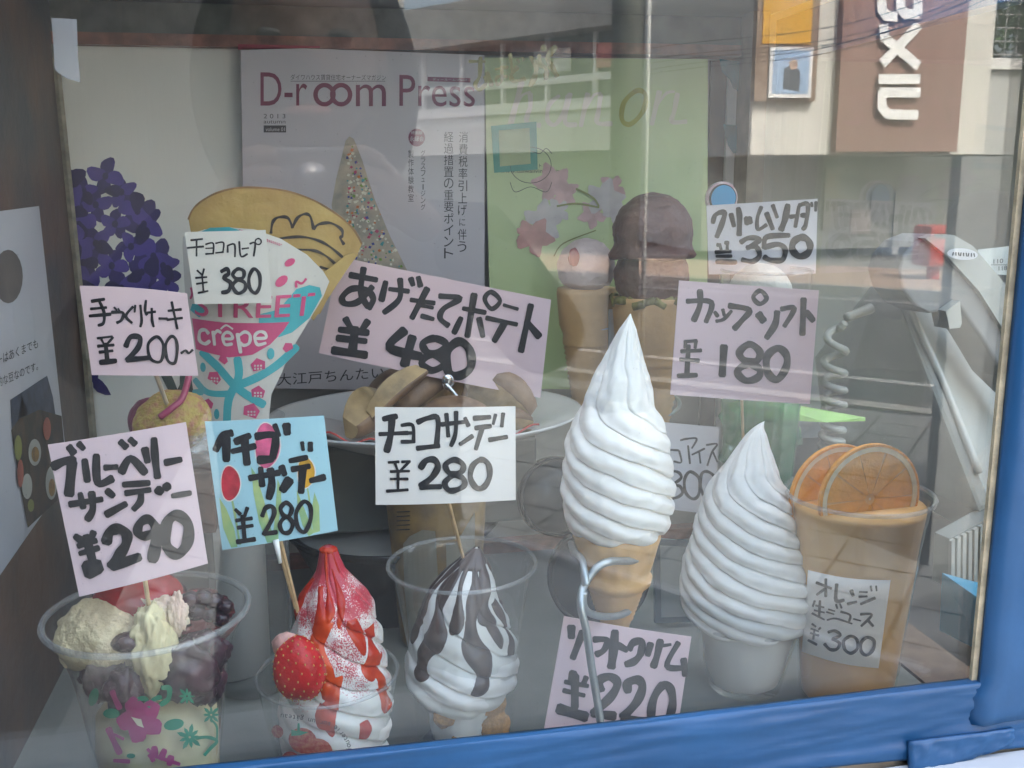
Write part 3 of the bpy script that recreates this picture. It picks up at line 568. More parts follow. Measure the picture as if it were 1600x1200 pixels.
H = [(50, [(190, 465), (215, 375), (275, 335)]), (58, [(275, 335), (335, 345), (300, 480), (238, 640)]), (52, [(412, 355), (448, 505)]), (62, [(502, 285), (518, 400), (512, 615)]), (100, [(600, 440), (650, 432)]), (42, [(788, 265), (740, 400), (745, 545), (850, 490)]), (56, [(852, 345), (930, 540)]), (46, [(930, 245), (985, 395)]), (70, [(1120, 245), (1085, 420), (1035, 550)]), (46, [(1148, 390), (1218, 380)]), (42, [(1262, 255), (1215, 515)]), (50, [(1265, 245), (1375, 238), (1350, 480), (1312, 545)]), (54, [(1292, 372), (1340, 370)]), (32, [(1422, 212), (1430, 260)]), (36, [(1480, 205), (1475, 315)]),
     (42, [(242, 740), (280, 740)]), (46, [(340, 712), (378, 717)]), (36, [(275, 750), (290, 800)]), (36, [(365, 722), (365, 800)]), (42, [(222, 832), (408, 820)]), (36, [(232, 882), (418, 880)]), (54, [(235, 950), (470, 955)]),
     (54, [(532, 708), (620, 655), (735, 655), (755, 690), (610, 780)]), (56, [(610, 775), (720, 765), (765, 870), (680, 945), (550, 925)]), (58, [(1135, 620), (855, 640), (822, 775)]), (60, [(822, 770), (1000, 732), (1085, 800), (1050, 925), (900, 928), (822, 890)]), (76, [(1290, 645), (1195, 700), (1178, 800), (1262, 882), (1368, 848), (1405, 760), (1368, 675)], True)]
S = Plane(1190, 360, .80, bend=.0022, tilt=0)
c8 = card('grey white card priced 350 in front of the cream soda scoop', S, [(115, 248), (1505, 165), (1480, 1100), (145, 1110)], LILAC, H, (1090, 290), 8)
I = [(18, [(180, 415), (262, 420)]), (18, [(268, 425), (290, 542), (215, 535)]), (18, [(282, 315), (350, 300), (450, 300), (400, 398)]), (18, [(360, 372), (380, 558)]), (18, [(402, 465), (533, 402)]), (18, [(475, 432), (490, 553)]), (18, [(552, 365), (665, 356), (610, 440), (562, 578)]), (18, [(622, 442), (668, 543)]),
     (27, [(190, 632), (262, 650), (290, 700), (240, 750), (180, 775)]), (27, [(185, 778), (272, 792), (302, 860), (250, 908), (170, 925)]), (28, [(380, 642), (325, 720), (332, 850), (400, 922), (460, 900), (485, 800), (468, 700)], True), (28, [(560, 640), (500, 670), (492, 800), (540, 915), (620, 925), (665, 820), (640, 700)], True)]
S = Plane(1075, 730, .70, bend=.0022, tilt=2)
c9 = card('lilac card priced 300 half hidden between the two soft ice creams', S, [(60, 125), (692, 182), (640, 1090), (40, 1020)], LILAC, I, (1020, 640), 6.667)
K = [(64, [(300, 165), (300, 258)]), (56, [(400, 210), (312, 445)]), (50, [(500, 275), (615, 280), (585, 370), (520, 408)]), (70, [(685, 205), (668, 400), (652, 520)]), (54, [(712, 325), (790, 368)]), (58, [(812, 360), (850, 302), (925, 295), (915, 400), (860, 468), (785, 495)]), (54, [(1005, 315), (980, 415)]), (58, [(1095, 290), (1062, 430), (1030, 520)]), (26, [(1120, 335), (1190, 327)]), (46, [(1260, 315), (1155, 515), (1310, 542)]), (54, [(1310, 465), (1322, 605)]),
     (60, [(318, 570), (300, 640)]), (36, [(245, 658), (445, 690)]), (38, [(232, 735), (412, 775)]), (66, [(330, 600), (330, 880)]), (46, [(430, 612), (402, 680)]), (88, [(190, 900), (425, 965)]),
     (68, [(560, 725), (545, 640), (635, 605), (705, 660), (650, 780), (490, 930)]), (70, [(490, 935), (680, 955)]), (70, [(800, 735), (800, 660), (890, 635), (930, 700), (880, 830), (755, 965)]), (72, [(755, 975), (940, 1010)]), (66, [(1120, 685), (1035, 800), (1012, 970), (1080, 1030), (1170, 980), (1208, 850), (1188, 725)], True)]
S = Plane(960, 1060, .535, bend=.0022, tilt=6)
c10 = card('pink card priced 220 standing behind the wire cone holder', S, [(238, 75), (1385, 268), (1240, 1180), (60, 1115)], PINK, K, (840, 950), 5.715)
J = [(28, [(237, 202), (393, 263)]), (30, [(335, 165), (335, 345)]), (26, [(320, 272), (242, 328)]), (38, [(450, 220), (442, 385), (522, 385)]), (40, [(602, 285), (620, 338)]), (30, [(562, 425), (655, 402)]), (20, [(687, 300), (768, 302)]), (24, [(682, 350), (765, 345)]), (30, [(700, 425), (848, 362)]), (24, [(805, 238), (812, 288)]), (20, [(860, 238), (865, 288)]),
     (24, [(220, 392), (200, 450)]), (20, [(230, 440), (315, 460)]), (18, [(215, 490), (320, 515)]), (26, [(275, 392), (265, 550)]), (20, [(192, 522), (320, 588)]), (16, [(362, 480), (430, 500)]), (16, [(342, 508), (420, 532)]), (20, [(442, 428), (455, 472)]), (20, [(482, 422), (500, 468)]), (24, [(492, 505), (588, 540), (577, 610)]), (20, [(350, 592), (440, 577), (608, 630)]), (16, [(622, 580), (700, 600)]), (27, [(698, 532), (815, 537), (705, 655)]), (30, [(772, 592), (828, 655)]),
     (22, [(192, 632), (230, 660)]), (22, [(280, 672), (262, 690)]), (18, [(180, 682), (260, 710)]), (22, [(175, 727), (262, 753)]), (22, [(217, 690), (205, 790)]), (26, [(152, 802), (240, 848)]),
     (32, [(362, 718), (430, 705), (488, 750), (405, 790)]), (34, [(405, 790), (478, 832), (450, 895), (380, 898), (322, 842)]), (34, [(590, 762), (522, 812), (535, 900), (600, 938), (668, 880), (655, 790)], True), (34, [(770, 772), (707, 822), (704, 915), (760, 958), (828, 900), (838, 810)], True)]
# ================================================================ cups, creams and food models
CUP = clear('clear_plastic_cup', .04, (.94, .95, .94), .03, (.8, .8, .8), .04)
CUPR = clear('clear_plastic_rim', .07, (.88, .89, .89), .10, (.75, .76, .76), .05)
SOFT = mat('matt_white_cream', (.80, .79, .765), .42, .02, 20, sss=.15, spec=.35)
def cup(t, c, prof, rimr=.0014, m=CUP, base=True, name='cup', thick=.0007):
    """prof low to high (z, r)"""
    bm = bmesh.new(); P = catmull([(r, 0, z) for z, r in prof], 4); P = [(p.z, p.x) for p in P]
    lathe(bm, c, P, 72, cap0=base)
    o = from_bm(name, bm, m, t, True)
    bm = bmesh.new(); z, r = prof[-1]
    tube(bm, [(c[0]+r*math.cos(a*math.pi/36), c[1]+r*math.sin(a*math.pi/36), z) for a in range(72)], rimr, 8, closed=True)
    from_bm('rim', bm, CUPR, t, True); return o
def cream(name, t, px, Y, prof, N, kz, m, amp=.16, tip=None, nz=220, nt=216, lean=None, pw=.46, ret=False, ph0=0):
    """a swirl: prof (photo row, half width) of its outline; kz(row)->twist per metre"""
    zs = []; mp = None; P0 = atY(px, prof[-1][0], Y); tot = prof[-1][0]-prof[0][0]
    rows = [prof[0][0]+tot*i/nz for i in range(nz+1)]
    ph = ph0; data = []; lz = None
    for y in rows:
        P = atY(px, y, Y); s = mpp(P); hw = interp(prof, y)*s
        if lz is not None: ph += kz(y)*(P.z-lz)
        lz = P.z; lx = (lean(y)*s if lean else 0); data.append((P.x, P.z, hw, ph, lx))
    def pt(i, th, h=0):
        x, z, hw, p, lx = data[i]; a = N*th+p+.85*nz3((math.sin(th)*1.1, math.cos(th)*1.1, rows[i]*.012), 1.5)+.9*nz3((math.sin(th)*.6+7, math.cos(th)*.6, rows[i]*.03), 1.2); tt_ = (a/(2*math.pi)) % 1; q = math.sin(math.pi*tt_**.72)**pw; k = amp*(.8+.55*nz3((math.sin(th)+3, math.cos(th), rows[i]*.02), 1.4))*interp(((0, .25), (12, .8), (30, 1)), rows[i]-rows[0])
        q2 = .16*math.sin(a*2+1.3)*k+.05*nz3((math.sin(th)*3, math.cos(th)*3, rows[i]*.05), 1.6)
        r = hw*(1+k*.35-k*(1-q)*1.0+q2*.5)+h
        return V((x+lx+r*math.sin(th), Y-r*math.cos(th), z-.0012*math.sin(a)*min(1, hw/.02)))
    vs = [pt(i, 2*math.pi*j/nt) for i in range(nz+1) for j in range(nt)]; fs = []
    for i in range(nz):
        for j in range(nt):
            a, b = i*nt+j, i*nt+(j+1) % nt; fs.append((a, b, b+nt, a+nt))
    fs.append(tuple(range(nt))[::-1]); fs.append(tuple(nz*nt+j for j in range(nt)))
    fs = [f[::-1] for f in fs]
    o = mesh(name, vs, fs, m, t, True); return o, pt, rows
def coat(name, t, pt, rows, nt, drips, m, thick=.0016):
    """sauce: (theta, half angle, row of its lower end) runs; everything above the first row"""
    vs = {}; fs = []; V_ = []
    def hgt(i, j):
        th = 2*math.pi*j/nt; y = rows[i]; best = -1
        for (c, w_, ye, ys) in drips:
            d = (th-c+math.pi) % (2*math.pi)-math.pi; d += .10*math.sin(y*.06+c*3); k = w_*(.8+.35*math.sin(y*.09+c*5)+.1)
            e = min((k-abs(d))/.16, (ye-y)/7., (y-ys)/7.)
            if ye-y < 16: e = min(e, (math.sqrt(max(0, 1-((16-(ye-y))/16)**2))*k-abs(d))/.16)
            best = max(best, e)
        return best
    H = [[hgt(i, j) for j in range(nt)] for i in range(len(rows))]
    def vid(i, j):
        j %= nt
        if (i, j) not in vs:
            e = max(-.4, min(1, H[i][j])); s = e*(2-abs(e)) if e > 0 else e
            V_.append(pt(i, 2*math.pi*j/nt, thick*s if e > 0 else thick*.8*e)); vs[i, j] = len(V_)-1
        return vs[i, j]
    for i in range(len(rows)-1):
        for j in range(nt):
            if max(H[i][j], H[i+1][j], H[i][(j+1) % nt], H[i+1][(j+1) % nt]) > -.3: fs.append((vid(i, j), vid(i+1, j), vid(i+1, j+1), vid(i, j+1)))
    return mesh(name, V_, fs, m, t, True)
# ---- soft ice cream in a cone
CONE_M = mat('wafer_cone', (.62, .37, .15), .5, .12, 40, bump=.15, bscale=300, sss=.08)
P = atY(966, 840, .57)
t = thing('ice_cream_cone', 'tall white soft ice cream on a wafer cone held by a wire stand', 'ice cream', P, 'soft ice cream models')
pf = [(491, .8), (498, 4), (515, 13), (540, 22), (565, 32), (590, 43), (612, 50), (632, 54), (650, 64), (675, 74), (695, 79), (720, 81), (755, 83), (790, 83), (812, 79), (828, 68), (838, 50), (844, 20)]
o, pt, rows = cream('cream_swirl', t, 966, .57, pf, 6, lambda y: interp(((490, 20), (580, 40), (625, 120), (655, 430), (840, 540)), y), SOFT, .21, lean=lambda y: 20*max(0, (640-y)/150)**1.5 if y < 640 else 0, ph0=2.2)
cprof = []
def crow(y, hw): q = atY(963, y, .57); cprof.append((q.z, hw*mpp(q)))
for y, hw in ((822, 66), (838, 68), (850, 64), (880, 56), (893, 52), (898, 56), (908, 54), (915, 45), (918, 43)): crow(y, hw)
for i in range(14): crow(920+i*3.6, 43-i*1.25-(1.6 if i % 2 else 0))
crow(975, 22); crow(990, 20)
bm = bmesh.new(); lathe(bm, (P.x-.001, .57), [(z, r) for z, r in cprof], 72, cap0=True, cap1=True, fn=lambda th, z, r: r*(1+(.012*math.sin(th*16) if z > atY(963, 893, .57).z else 0)))
bmesh.ops.recalc_face_normals(bm, faces=bm.faces[:]); from_bm('wafer_cone', bm, CONE_M, t, True)
# wire holder
STEEL = mat('galvanised_wire', (.36, .40, .42), .42, .12, 60, metal=.8)
wr = thing('cone_holder', 'bent steel wire stand holding the tall cone', 'wire stand', atZ(940, 1155, FZ))
def wp(x, y, Y): return atY(x, y, Y)
cc = atY(963, 890, .57); R1 = 56*mpp(cc)
bm = bmesh.new()
ring = []
for a in range(-150, 151, 15):
    th = math.radians(a+180); ring.append(V((cc.x+R1*math.sin(th), .57-R1*math.cos(th), cc.z+.002)))
tube(bm, [wp(944, 1180, .512), wp(937, 1120, .514), wp(924, 1040, .515), wp(916, 985, .518), wp(908, 950, .520), wp(909, 925, .525), wp(918, 905, .53), wp(935, 885, .532), wp(955, 877, .534), wp(985, 876, .545), wp(1010, 869, .555), wp(1021, 858, .57), wp(1015, 850, .59), wp(985, 840, .613), wp(945, 838, .615), wp(910, 843, .60), wp(895, 852, .58)], .0024, 10, 5)
tube(bm, [wp(893, 850, .58), wp(897, 862, .56), wp(908, 874, .54), wp(912, 890, .53), wp(916, 915, .525)], .0024, 10, 5)
tube(bm, [wp(912, 925, .524), wp(912, 945, .524), wp(920, 957, .528), wp(940, 963, .535), wp(965, 962, .545), wp(982, 955, .56), wp(985, 947, .58), wp(970, 942, .60)], .0022, 10, 5)
from_bm('wire', bm, STEEL, wr, True)
box('foot_plate', (atZ(940, 1155, FZ).x-.02, .49, FZ+.0005), (atZ(940, 1155, FZ).x+.025, .56, FZ+.003), STEEL, wr)
# ---- soft ice cream in a cup
P = atY(1167, 960, .635); s = mpp(P); cx, cy = P.x, .635
t = thing('soft_ice_cream_cup', 'white soft ice cream swirl filling a clear plastic cup at lower right', 'ice cream', (cx, cy, FZ), 'soft ice cream models')
pf = [(660, .6), (664, 4), (680, 15), (700, 25), (722, 36), (742, 46), (760, 57), (785, 67), (825, 78), (860, 88), (885, 97), (915, 100), (940, 98), (957, 93), (968, 84), (976, 60), (980, 30)]
cream('cream_swirl', t, 1168, .635, pf, 8, lambda y: interp(((660, 30), (710, 60), (735, 160), (770, 480), (980, 600)), y), SOFT, .20, lean=lambda y: (20*max(0, (760-y)/100)**1.3+(8*max(0, (675-y)/15)**2)) if y < 760 else 0, ph0=.6)
rz = P.z; cp = [(FZ+.001, .026), (FZ+.012, .029), (lerp(FZ, rz, .5), .033), (rz-.008, .0375), (rz-.003, .0405), (rz, .0425)]
cup(t, (cx, cy), cp)
bm = bmesh.new(); lathe(bm, (cx, cy), [(FZ+.003, .020), (FZ+.006, .024), (FZ+.02, .029), (FZ+.03, .0305), (rz-.006, .035), (rz, .036)], 90, True, True, fn=lambda th, z, r: r*(1+.03*math.sin(2*th+z*160)+.02*math.sin(z*520+th*3)-.05*max(0, math.sin(th*3+z*90))*(z < FZ+.028)))
from_bm('cream_filling', bm, SOFT, t, True)
# ---- strawberry sundae
P = atY(512, 1050, .56); cx, cy, s = P.x, P.y, mpp(P)
t = thing('strawberry_sundae', 'white swirl with red sauce and a strawberry in a printed cup', 'sundae', (cx, cy, FZ), 'sundae models in plastic cups')
PK = MATS.get('x')
def speckled(name, base, dot, zlo, zhi, scale):
    m = bpy.data.materials.new(name); m.use_nodes = True; N = m.node_tree.nodes; L = m.node_tree.links; b = N['Principled BSDF']
    tc = N.new('ShaderNodeTexCoord'); a = N.new('ShaderNodeTexNoise'); a.inputs['Scale'].default_value = scale; a.inputs['Detail'].default_value = 2
    L.new(tc.outputs['Object'], a.inputs['Vector']); big = N.new('ShaderNodeTexNoise'); big.inputs['Scale'].default_value = 55; L.new(tc.outputs['Object'], big.inputs['Vector'])
    sx = N.new('ShaderNodeSeparateXYZ'); L.new(tc.outputs['Object'], sx.inputs[0])
    mr = N.new('ShaderNodeMapRange'); mr.inputs['From Min'].default_value = zlo; mr.inputs['From Max'].default_value = zhi; mr.inputs['To Min'].default_value = -.40; mr.inputs['To Max'].default_value = .24
    L.new(sx.outputs['Z'], mr.inputs['Value']); ad = N.new('ShaderNodeMath'); L.new(mr.outputs[0], ad.inputs[0]); L.new(a.outputs['Fac'], ad.inputs[1])
    sc_ = N.new('ShaderNodeMath'); sc_.operation = 'MULTIPLY_ADD'; L.new(big.outputs['Fac'], sc_.inputs[0]); sc_.inputs[1].default_value = .9; sc_.inputs[2].default_value = -.40; a2 = N.new('ShaderNodeMath'); L.new(ad.outputs[0], a2.inputs[0]); L.new(sc_.outputs[0], a2.inputs[1])
    rp = N.new('ShaderNodeValToRGB'); rp.color_ramp.elements[0].position = .47; rp.color_ramp.elements[1].position = .56; rp.color_ramp.elements[0].color = (*base, 1); rp.color_ramp.elements[1].color = (*dot, 1)
    L.new(a2.outputs[0], rp.inputs[0]); L.new(rp.outputs[0], b.inputs['Base Color']); b.inputs['Roughness'].default_value = .35; b.inputs['Subsurface Weight'].default_value = .1; b.inputs['Subsurface Scale'].default_value = .004
    return m
pf = [(852, 5), (856, 12), (868, 15), (890, 22), (905, 32), (925, 47), (945, 57), (965, 60), (985, 66), (1010, 71), (1040, 77), (1065, 80), (1090, 84), (1130, 82), (1170, 78), (1210, 70)]
zt, zm, zb = (atY(525, y, .56).z for y in (860, 960, 1050))
o, pt, rows = cream('cream_swirl', t, 525, .56, pf, 6, lambda y: interp(((850, 10), (920, 40), (945, 180), (985, 380), (1210, 430)), y), speckled('berry_sprayed_cream', (.80, .76, .72), (.50, .035, .06), zb-.02, zt, 1500), .20, lean=lambda y: -13*max(0, (950-y)/100) if y < 950 else 0, ph0=1.1)
RS = mat('red_berry_sauce', (.62, .065, .008), .2, scale=35, col2=(.42, .012, .006), sss=.1, spec=.35)
coat('berry_sauce', t, pt, rows, 216, [(0, 3.3, 860, 840), (-.25, .12, 950, 850), (.5, .10, 890, 850), (-.50, .17, 990, 905), (-.30, .17, 1050, 950), (-.10, .15, 1108, 1020), (.15, .11, 960, 880), (.50, .17, 1000, 945), (.82, .18, 1040, 965), (.98, .18, 1095, 1010), (.4, .10, 1120, 1095), (-1.5, .3, 960, 900), (2.4, .4, 1040, 850), (-2.6, .4, 1030, 850)], RS, .0009)
# strawberry
sb = atY(470, 1052, .525)
BER = mat('strawberry_red', (.52, .012, .016), .25, .25, 60, bump=.3, bscale=500, spec=.4)
bm = bmesh.new(); ball(bm, (0, 0, 0), 1, 4, (.0145, .0125, .0235), lambda d: (1-.36*max(0, -d.z)**1.5-.06*max(0, d.z))*(1+.03*math.sin(d.x*5)))
b0 = from_bm('strawberry', bm, BER, t, True); M0 = Matrix.Translation(sb-V(t.location)) @ Matrix.Rotation(math.radians(-14), 4, 'Y')
vsb = [v.co.copy() for v in b0.data.vertices]
for v in b0.data.vertices: v.co = sb+Matrix.Rotation(math.radians(-10), 3, 'Y')@v.co
bm = bmesh.new(); ga = math.pi*(3-math.sqrt(5))
for i in range(150):
    z = 1-2*(i+.5)/150; r = math.sqrt(1-z*z); d = V((r*math.cos(i*ga), r*math.sin(i*ga), z))
    k = (1-.36*max(0, -d.z)**1.5-.06*max(0, d.z))*(1+.03*math.sin(d.x*5)); q = V((d.x*.0145, d.y*.0125, d.z*.0235))*k
    ball(bm, sb+Matrix.Rotation(math.radians(-10), 3, 'Y')@q, .00052, 1, (1, 1, 1.5))
sd_ = from_bm('seeds', bm, mat('golden_seed', (.60, .36, .08), .4, .2), b0, True); sd_.matrix_parent_inverse = b0.matrix_world.inverted(); sd_['kind'] = 'stuff'
bm = bmesh.new(); ball(bm, atY(447, 1008, .53), .0075, 3, (1, .6, 1), lambda d: 1+.15*nz3(d, 3)); from_bm('pale_berry_core', bm, mat('pale_berry', (.62, .34, .30), .5, .25, 200), t, True)
# printed cup
cp = [(FZ, .030), (FZ+.03, .0325), (P.z-.02, .0385), (P.z, .0415)]
cup(t, (cx, cy), cp, .0011)
RC = Round((cx, cy), cp)
dk = mat('black_print', (.02, .02, .025), .5, .1)
def arc_text(S, s_, P_, hgt_, m, par, name, flip=True, h=.0006):
    Q = catmull([(x, y, 0) for x, y in P_], 8); L_ = [0]
    for a, b in zip(Q, Q[1:]): L_.append(L_[-1]+(b-a).length)
    n = len(s_)
    for i, ch in enumerate(s_):
        if ch == ' ': continue
        d = L_[-1]*(i+.5)/n; k = max(j for j in range(len(L_)) if L_[j] <= d); k = min(k, len(Q)-2)
        p = Q[k].lerp(Q[k+1], (d-L_[k])/max(1e-6, L_[k+1]-L_[k])); a = (Q[k+1]-Q[k]).normalized(); up = V((a.y, -a.x, 0))
        me = text_mesh(ch, 3); xs = [v.co.x for v in me.vertices]; c0 = (min(xs)+max(xs))/2
        for v in me.vertices:
            q = p+a*(v.co.x-c0)*hgt_*1.35+up*(v.co.y)*hgt_*1.35; v.co = S(q.x, q.y, h)
        me.update(); link(name, me, m, par)
arc_text(RC, 'Bijouterie sur un gâteau', [(546, 1186), (548, 1165), (538, 1146), (520, 1130), (495, 1124), (465, 1118), (438, 1115)], 9, dk, t, 'printed_letter')
bp = mat('berry_print', (.42, .05, .04), .5, scale=400, col2=(.55, .2, .12)); gp = mat('stalk_print', (.03, .30, .18), .5, .2)
berry = lambda x, y, r, a: oval(x, y, r*1.25, r, 18, a, lambda t_: 1-.18*max(0, math.cos(t_)))
flat('printed_berry', RC, [berry(475, 1158, 20, .4), berry(500, 1175, 20, .5), berry(456, 1190, 14, .8), berry(434, 1144, 9, 1.2)], bp, t, h=.0005, cut=8)
flat('printed_stalk', RC, [[(455, 1140), (464, 1142), (465, 1130), (468, 1130), (469, 1142), (482, 1144), (470, 1149), (455, 1150)], [(462, 1180), (470, 1182), (472, 1190), (460, 1190)]], gp, t, h=.0008, cut=8)
# ---- chocolate sundae
P = atY(722, 880, .60); cx, cy = P.x, .60
t = thing('chocolate_sundae', 'white swirl with chocolate sauce in a clear cup in the middle', 'sundae', (cx, cy, FZ), 'sundae models in plastic cups')
pf = [(857, 1), (862, 6), (875, 18), (895, 34), (915, 47), (945, 60), (970, 70), (1000, 80), (1030, 86), (1055, 84), (1075, 74), (1088, 62), (1100, 45)]
o, pt, rows = cream('cream_swirl', t, 722, .60, pf, 6, lambda y: interp(((857, 25), (900, 50), (940, 180), (990, 400), (1100, 480)), y), SOFT, .17, lean=lambda y: 22*max(0, (930-y)/70)**1.2 if y < 930 else 0, ph0=.4)
CH = mat('chocolate_sauce', (.058, .036, .032), .28, .25, 60, spec=.5)
coat('chocolate_sauce', t, pt, rows, 216, [(0, 2.2, 885, 840), (-.85, 0.24, 1030, 860), (-.35, 0.14, 965, 860), (.15, 0.22, 1045, 860), (.05, 0.11, 1000, 860), (.60, 0.27, 960, 860), (1.0, 0.13, 1010, 930), (.62, 0.13, 990, 930), (-1.5, 0.27, 990, 860), (2.0, 0.37, 980, 860), (3.0, 0.37, 1000, 860), (-2.3, 0.27, 980, 860)], CH)
zz = [atY(722, y, .6).z for y in (1165, 1140, 1110, 1085)]
bm = bmesh.new(); lathe(bm, (cx+.001, cy), [(FZ+.004, .016), (FZ+.010, .022), (FZ+.022, .0245), (FZ+.035, .025), (zz[3]+.004, .026)], 96, True, True, fn=lambda th, z, r: r*(1+.10*nz3((math.sin(th)*2, math.cos(th)*2, z*60), 1.3)+.05*nz3((math.sin(th)*6, math.cos(th)*6, z*150), 1)))
from_bm('cream_filling', bm, SOFT, t, True)
CK = mat('sponge_cake', (.50, .27, .09), .8, .25, 200, bump=.6, bscale=500)
for (x, y, r) in ((697, 1117, .0085), (768, 1100, .0095), (772, 1132, .0105), (745, 1137, .005), (715, 1150, .004)):
    q = atY(x, y, cy-.020); bm = bmesh.new(); ball(bm, q, r, 3, (1, .55, 1.05), lambda d: 1+.22*nz3(d+V((x, 0, 0)), 2.2)); from_bm('cake_piece', bm, CK, t, True)
cp = [(FZ+.001, .029), (FZ+.004, .0315), (lerp(FZ, P.z, .5), .0355), (P.z-.030, .0405), (P.z-.010, .0435), (P.z-.003, .0452), (P.z, .0475)]
cup(t, (cx, cy), cp)
# ---- blueberry sundae
P = atY(231, 955, .50); cx, cy = P.x, .50; s = mpp(P)
t = thing('blueberry_sundae', 'berry sundae in a flower printed cup at the lower left corner', 'sundae', (cx, cy, FZ), 'sundae models in plastic cups')
cp = [(FZ, .024), (FZ+.04, .0265), (FZ+.09, .033), (P.z-.032, .0375), (P.z-.018, .041), (P.z-.012, .0435), (P.z-.005, .0475), (P.z, .0495)]
cup(t, (cx, cy), cp, .0017)
RC = Round((cx, cy), cp)
IC = mat('vanilla_ice', (.60, .50, .30), .6, .10, 60, bump=.8, bscale=400, col2=(.48, .38, .24)); IC2 = mat('cream_yellow_filling', (.66, .59, .35), .5, scale=40, col2=(.54, .44, .25), bump=.15)
lump = lambda a, s_: (lambda d: 1+a*nz3(d*1.0+V((s_, s_, 0)), 2.1)+a*.6*nz3(d, 5)+a*.35*nz3(d, 12))
def blob(name, x, y, Y, r, m, sc=(1, 1, 1), a=.12, seed=0, sub=5):
    bm = bmesh.new(); ball(bm, atY(x, y, Y), r, sub, sc, lump(a, seed)); return from_bm(name, bm, m, t, True)
blob('ice_scoop', 165, 992, .49, .0215, IC, (1.05, .9, .9), .10, 1)
blob('cream_ribbon', 240, 1020, .475, .0105, IC2, (1.0, .8, 2.3), .22, 3)
blob('cream_ribbon', 250, 965, .485, .010, mat('pinkish_cream', (.72, .52, .42), .5, scale=60, col2=(.72, .66, .48)), (1.3, .8, 1.1), .25, 5)
blob('cream_ribbon', 278, 960, .478, .0045, mat('pinkish_cream', (0, 0, 0)), (1, .6, 2.2), .35, 8)
DB = mat('dark_berry', (.03, .006, .014), .18, .4, 60, bump=.3); RB = mat('dark_red_berry', (.11, .007, .014), .2, .4, 60, bump=.4)
blob('red_apple_piece', 216, 940, .500, .0190, mat('glossy_apple_red', (.30, .008, .014), .25, .3, 50), (1.2, 1, .95), .03, 2)
blob('pink_ice_lump', 255, 935, .52, .010, mat('pale_rose_ice', (.55, .36, .36), .6, .2, 80), (1, 1, 1), .1, 4)
blob('blueberry', 272, 926, .515, .0065, DB, (1, 1, 1), .05, 1, 4); blob('blueberry', 286, 950, .505, .009, DB, (1, 1, .9), .08, 3, 4); blob('blueberry', 199, 1003, .474, .006, DB, (1.3, 1, .8), .05, 5, 4)
for i, (x, y, r) in enumerate(((310, 945, .010), (330, 950, .009), (345, 955, .006), (300, 965, .012), (322, 968, .008))): blob('berry_cluster', x, y, .497, r, RB, (1.1, 1, .8), .22, i, 4)
for i, (x, y, r) in enumerate(((296, 938, .0052), (318, 934, .0048), (335, 940, .0050), (352, 948, .0042), (305, 955, .0055), (328, 958, .0050), (345, 966, .0045), (290, 968, .0050))): blob('blueberry', x, y, .487+.002*(i % 3), r, DB, (1, 1, .92), .04, i, 3)
bm = bmesh.new(); lathe(bm, (cx, cy), [(FZ+.003, .020), (FZ+.03, .0245), (FZ+.06, .0285), (P.z-.07, .0305), (P.z-.055, .029), (P.z-.045, .022), (P.z-.042, .010)], 96, True, True, fn=lambda th, z, r: r*(1+.07*nz3((math.sin(th)*1.7, math.cos(th)*1.7, z*40), 1.3)))
from_bm('cream_filling', bm, IC2, t, True)
for i, (x, y, Y, r, sc) in enumerate(((290, 1050, .475, .014, (1.1, .6, 1.1)), (320, 1020, .482, .011, (1.1, .6, 1)), (165, 1050, .480, .012, (1, .7, 1.2)), (195, 1085, .47, .010, (.9, .6, 1.3)), (315, 1080, .478, .007, (1, .6, 1)), (330, 1060, .487, .009, (.8, .6, 1.5)))):
    blob('berry_pulp', x, y, Y, r, mat('plum_pulp', (.055, .016, .03), .3, scale=70, col2=(.02, .008, .014), bump=.4), sc, .25, i+2, 4)
MGP = mat('magenta_print', (.36, .04, .16), .45, .15, 60); TLP = mat('emerald_print', (.005, .20, .11), .45, .15, 60)
o4 = dict(o=(50, 850), sc=3.428)
def petal5(cx_, cy_, r): return [oval(cx_+math.cos(a)*r*.55, cy_+math.sin(a)*r*.55, r*.52, r*.42, 16, a, lambda t_: 1+.08*math.sin(5*t_)) for a in [k*1.2566+.5 for k in range(5)]]
def sprout(cx_, cy_, r, n=8, a0=0):
    out = []
    for k in range(n):
        a = a0+k*math.pi*2/n; R_ = r*(1 if k % 2 else .8); out.append([(cx_+math.cos(a+q)*R_*e, cy_+math.sin(a+q)*R_*e) for q, e in ((-.9, .16), (-.22, .7), (0, 1), (.22, .7), (.9, .16))])
    return out
fl_ = petal5(580, 940, 120)
flat('printed_flower', RC, fl_, MGP, t, h=.0006, cut=6, **o4)
flat('printed_pistil', RC, [[(530, 925), (545, 930), (575, 960), (585, 940), (592, 965), (600, 985), (565, 972)]], mat('cream_print', (.62, .56, .42), .5), t, h=.0011, cut=6, **o4)
flat('printed_leaf', RC, sprout(830, 815, 55)+sprout(960, 915, 55)+sprout(845, 1035, 75, 9)+[oval(760, 967, 55, 30, 14, -.2), oval(425, 908, 45, 27, 14), oval(530, 1135, 24, 14, 10), oval(330, 820, 25, 50, 12, .3)], TLP, t, h=.0006, cut=6, **o4)
ink('printed_vine', RC, [(18, [(880, 1040), (940, 1035), (990, 1055), (960, 1090), (925, 1130)]), (12, [(965, 945), (990, 980), (990, 1050)]), (24, [(570, 830), (610, 830), (630, 870), (650, 835), (690, 820)]), (28, [(700, 770), (735, 775), (730, 830), (690, 860)]), (12, [(990, 720), (1010, 700), (1015, 720)]), (14, [(970, 770), (990, 745), (1000, 790)])], TLP, t, (50, 850), 3.428, .0006)
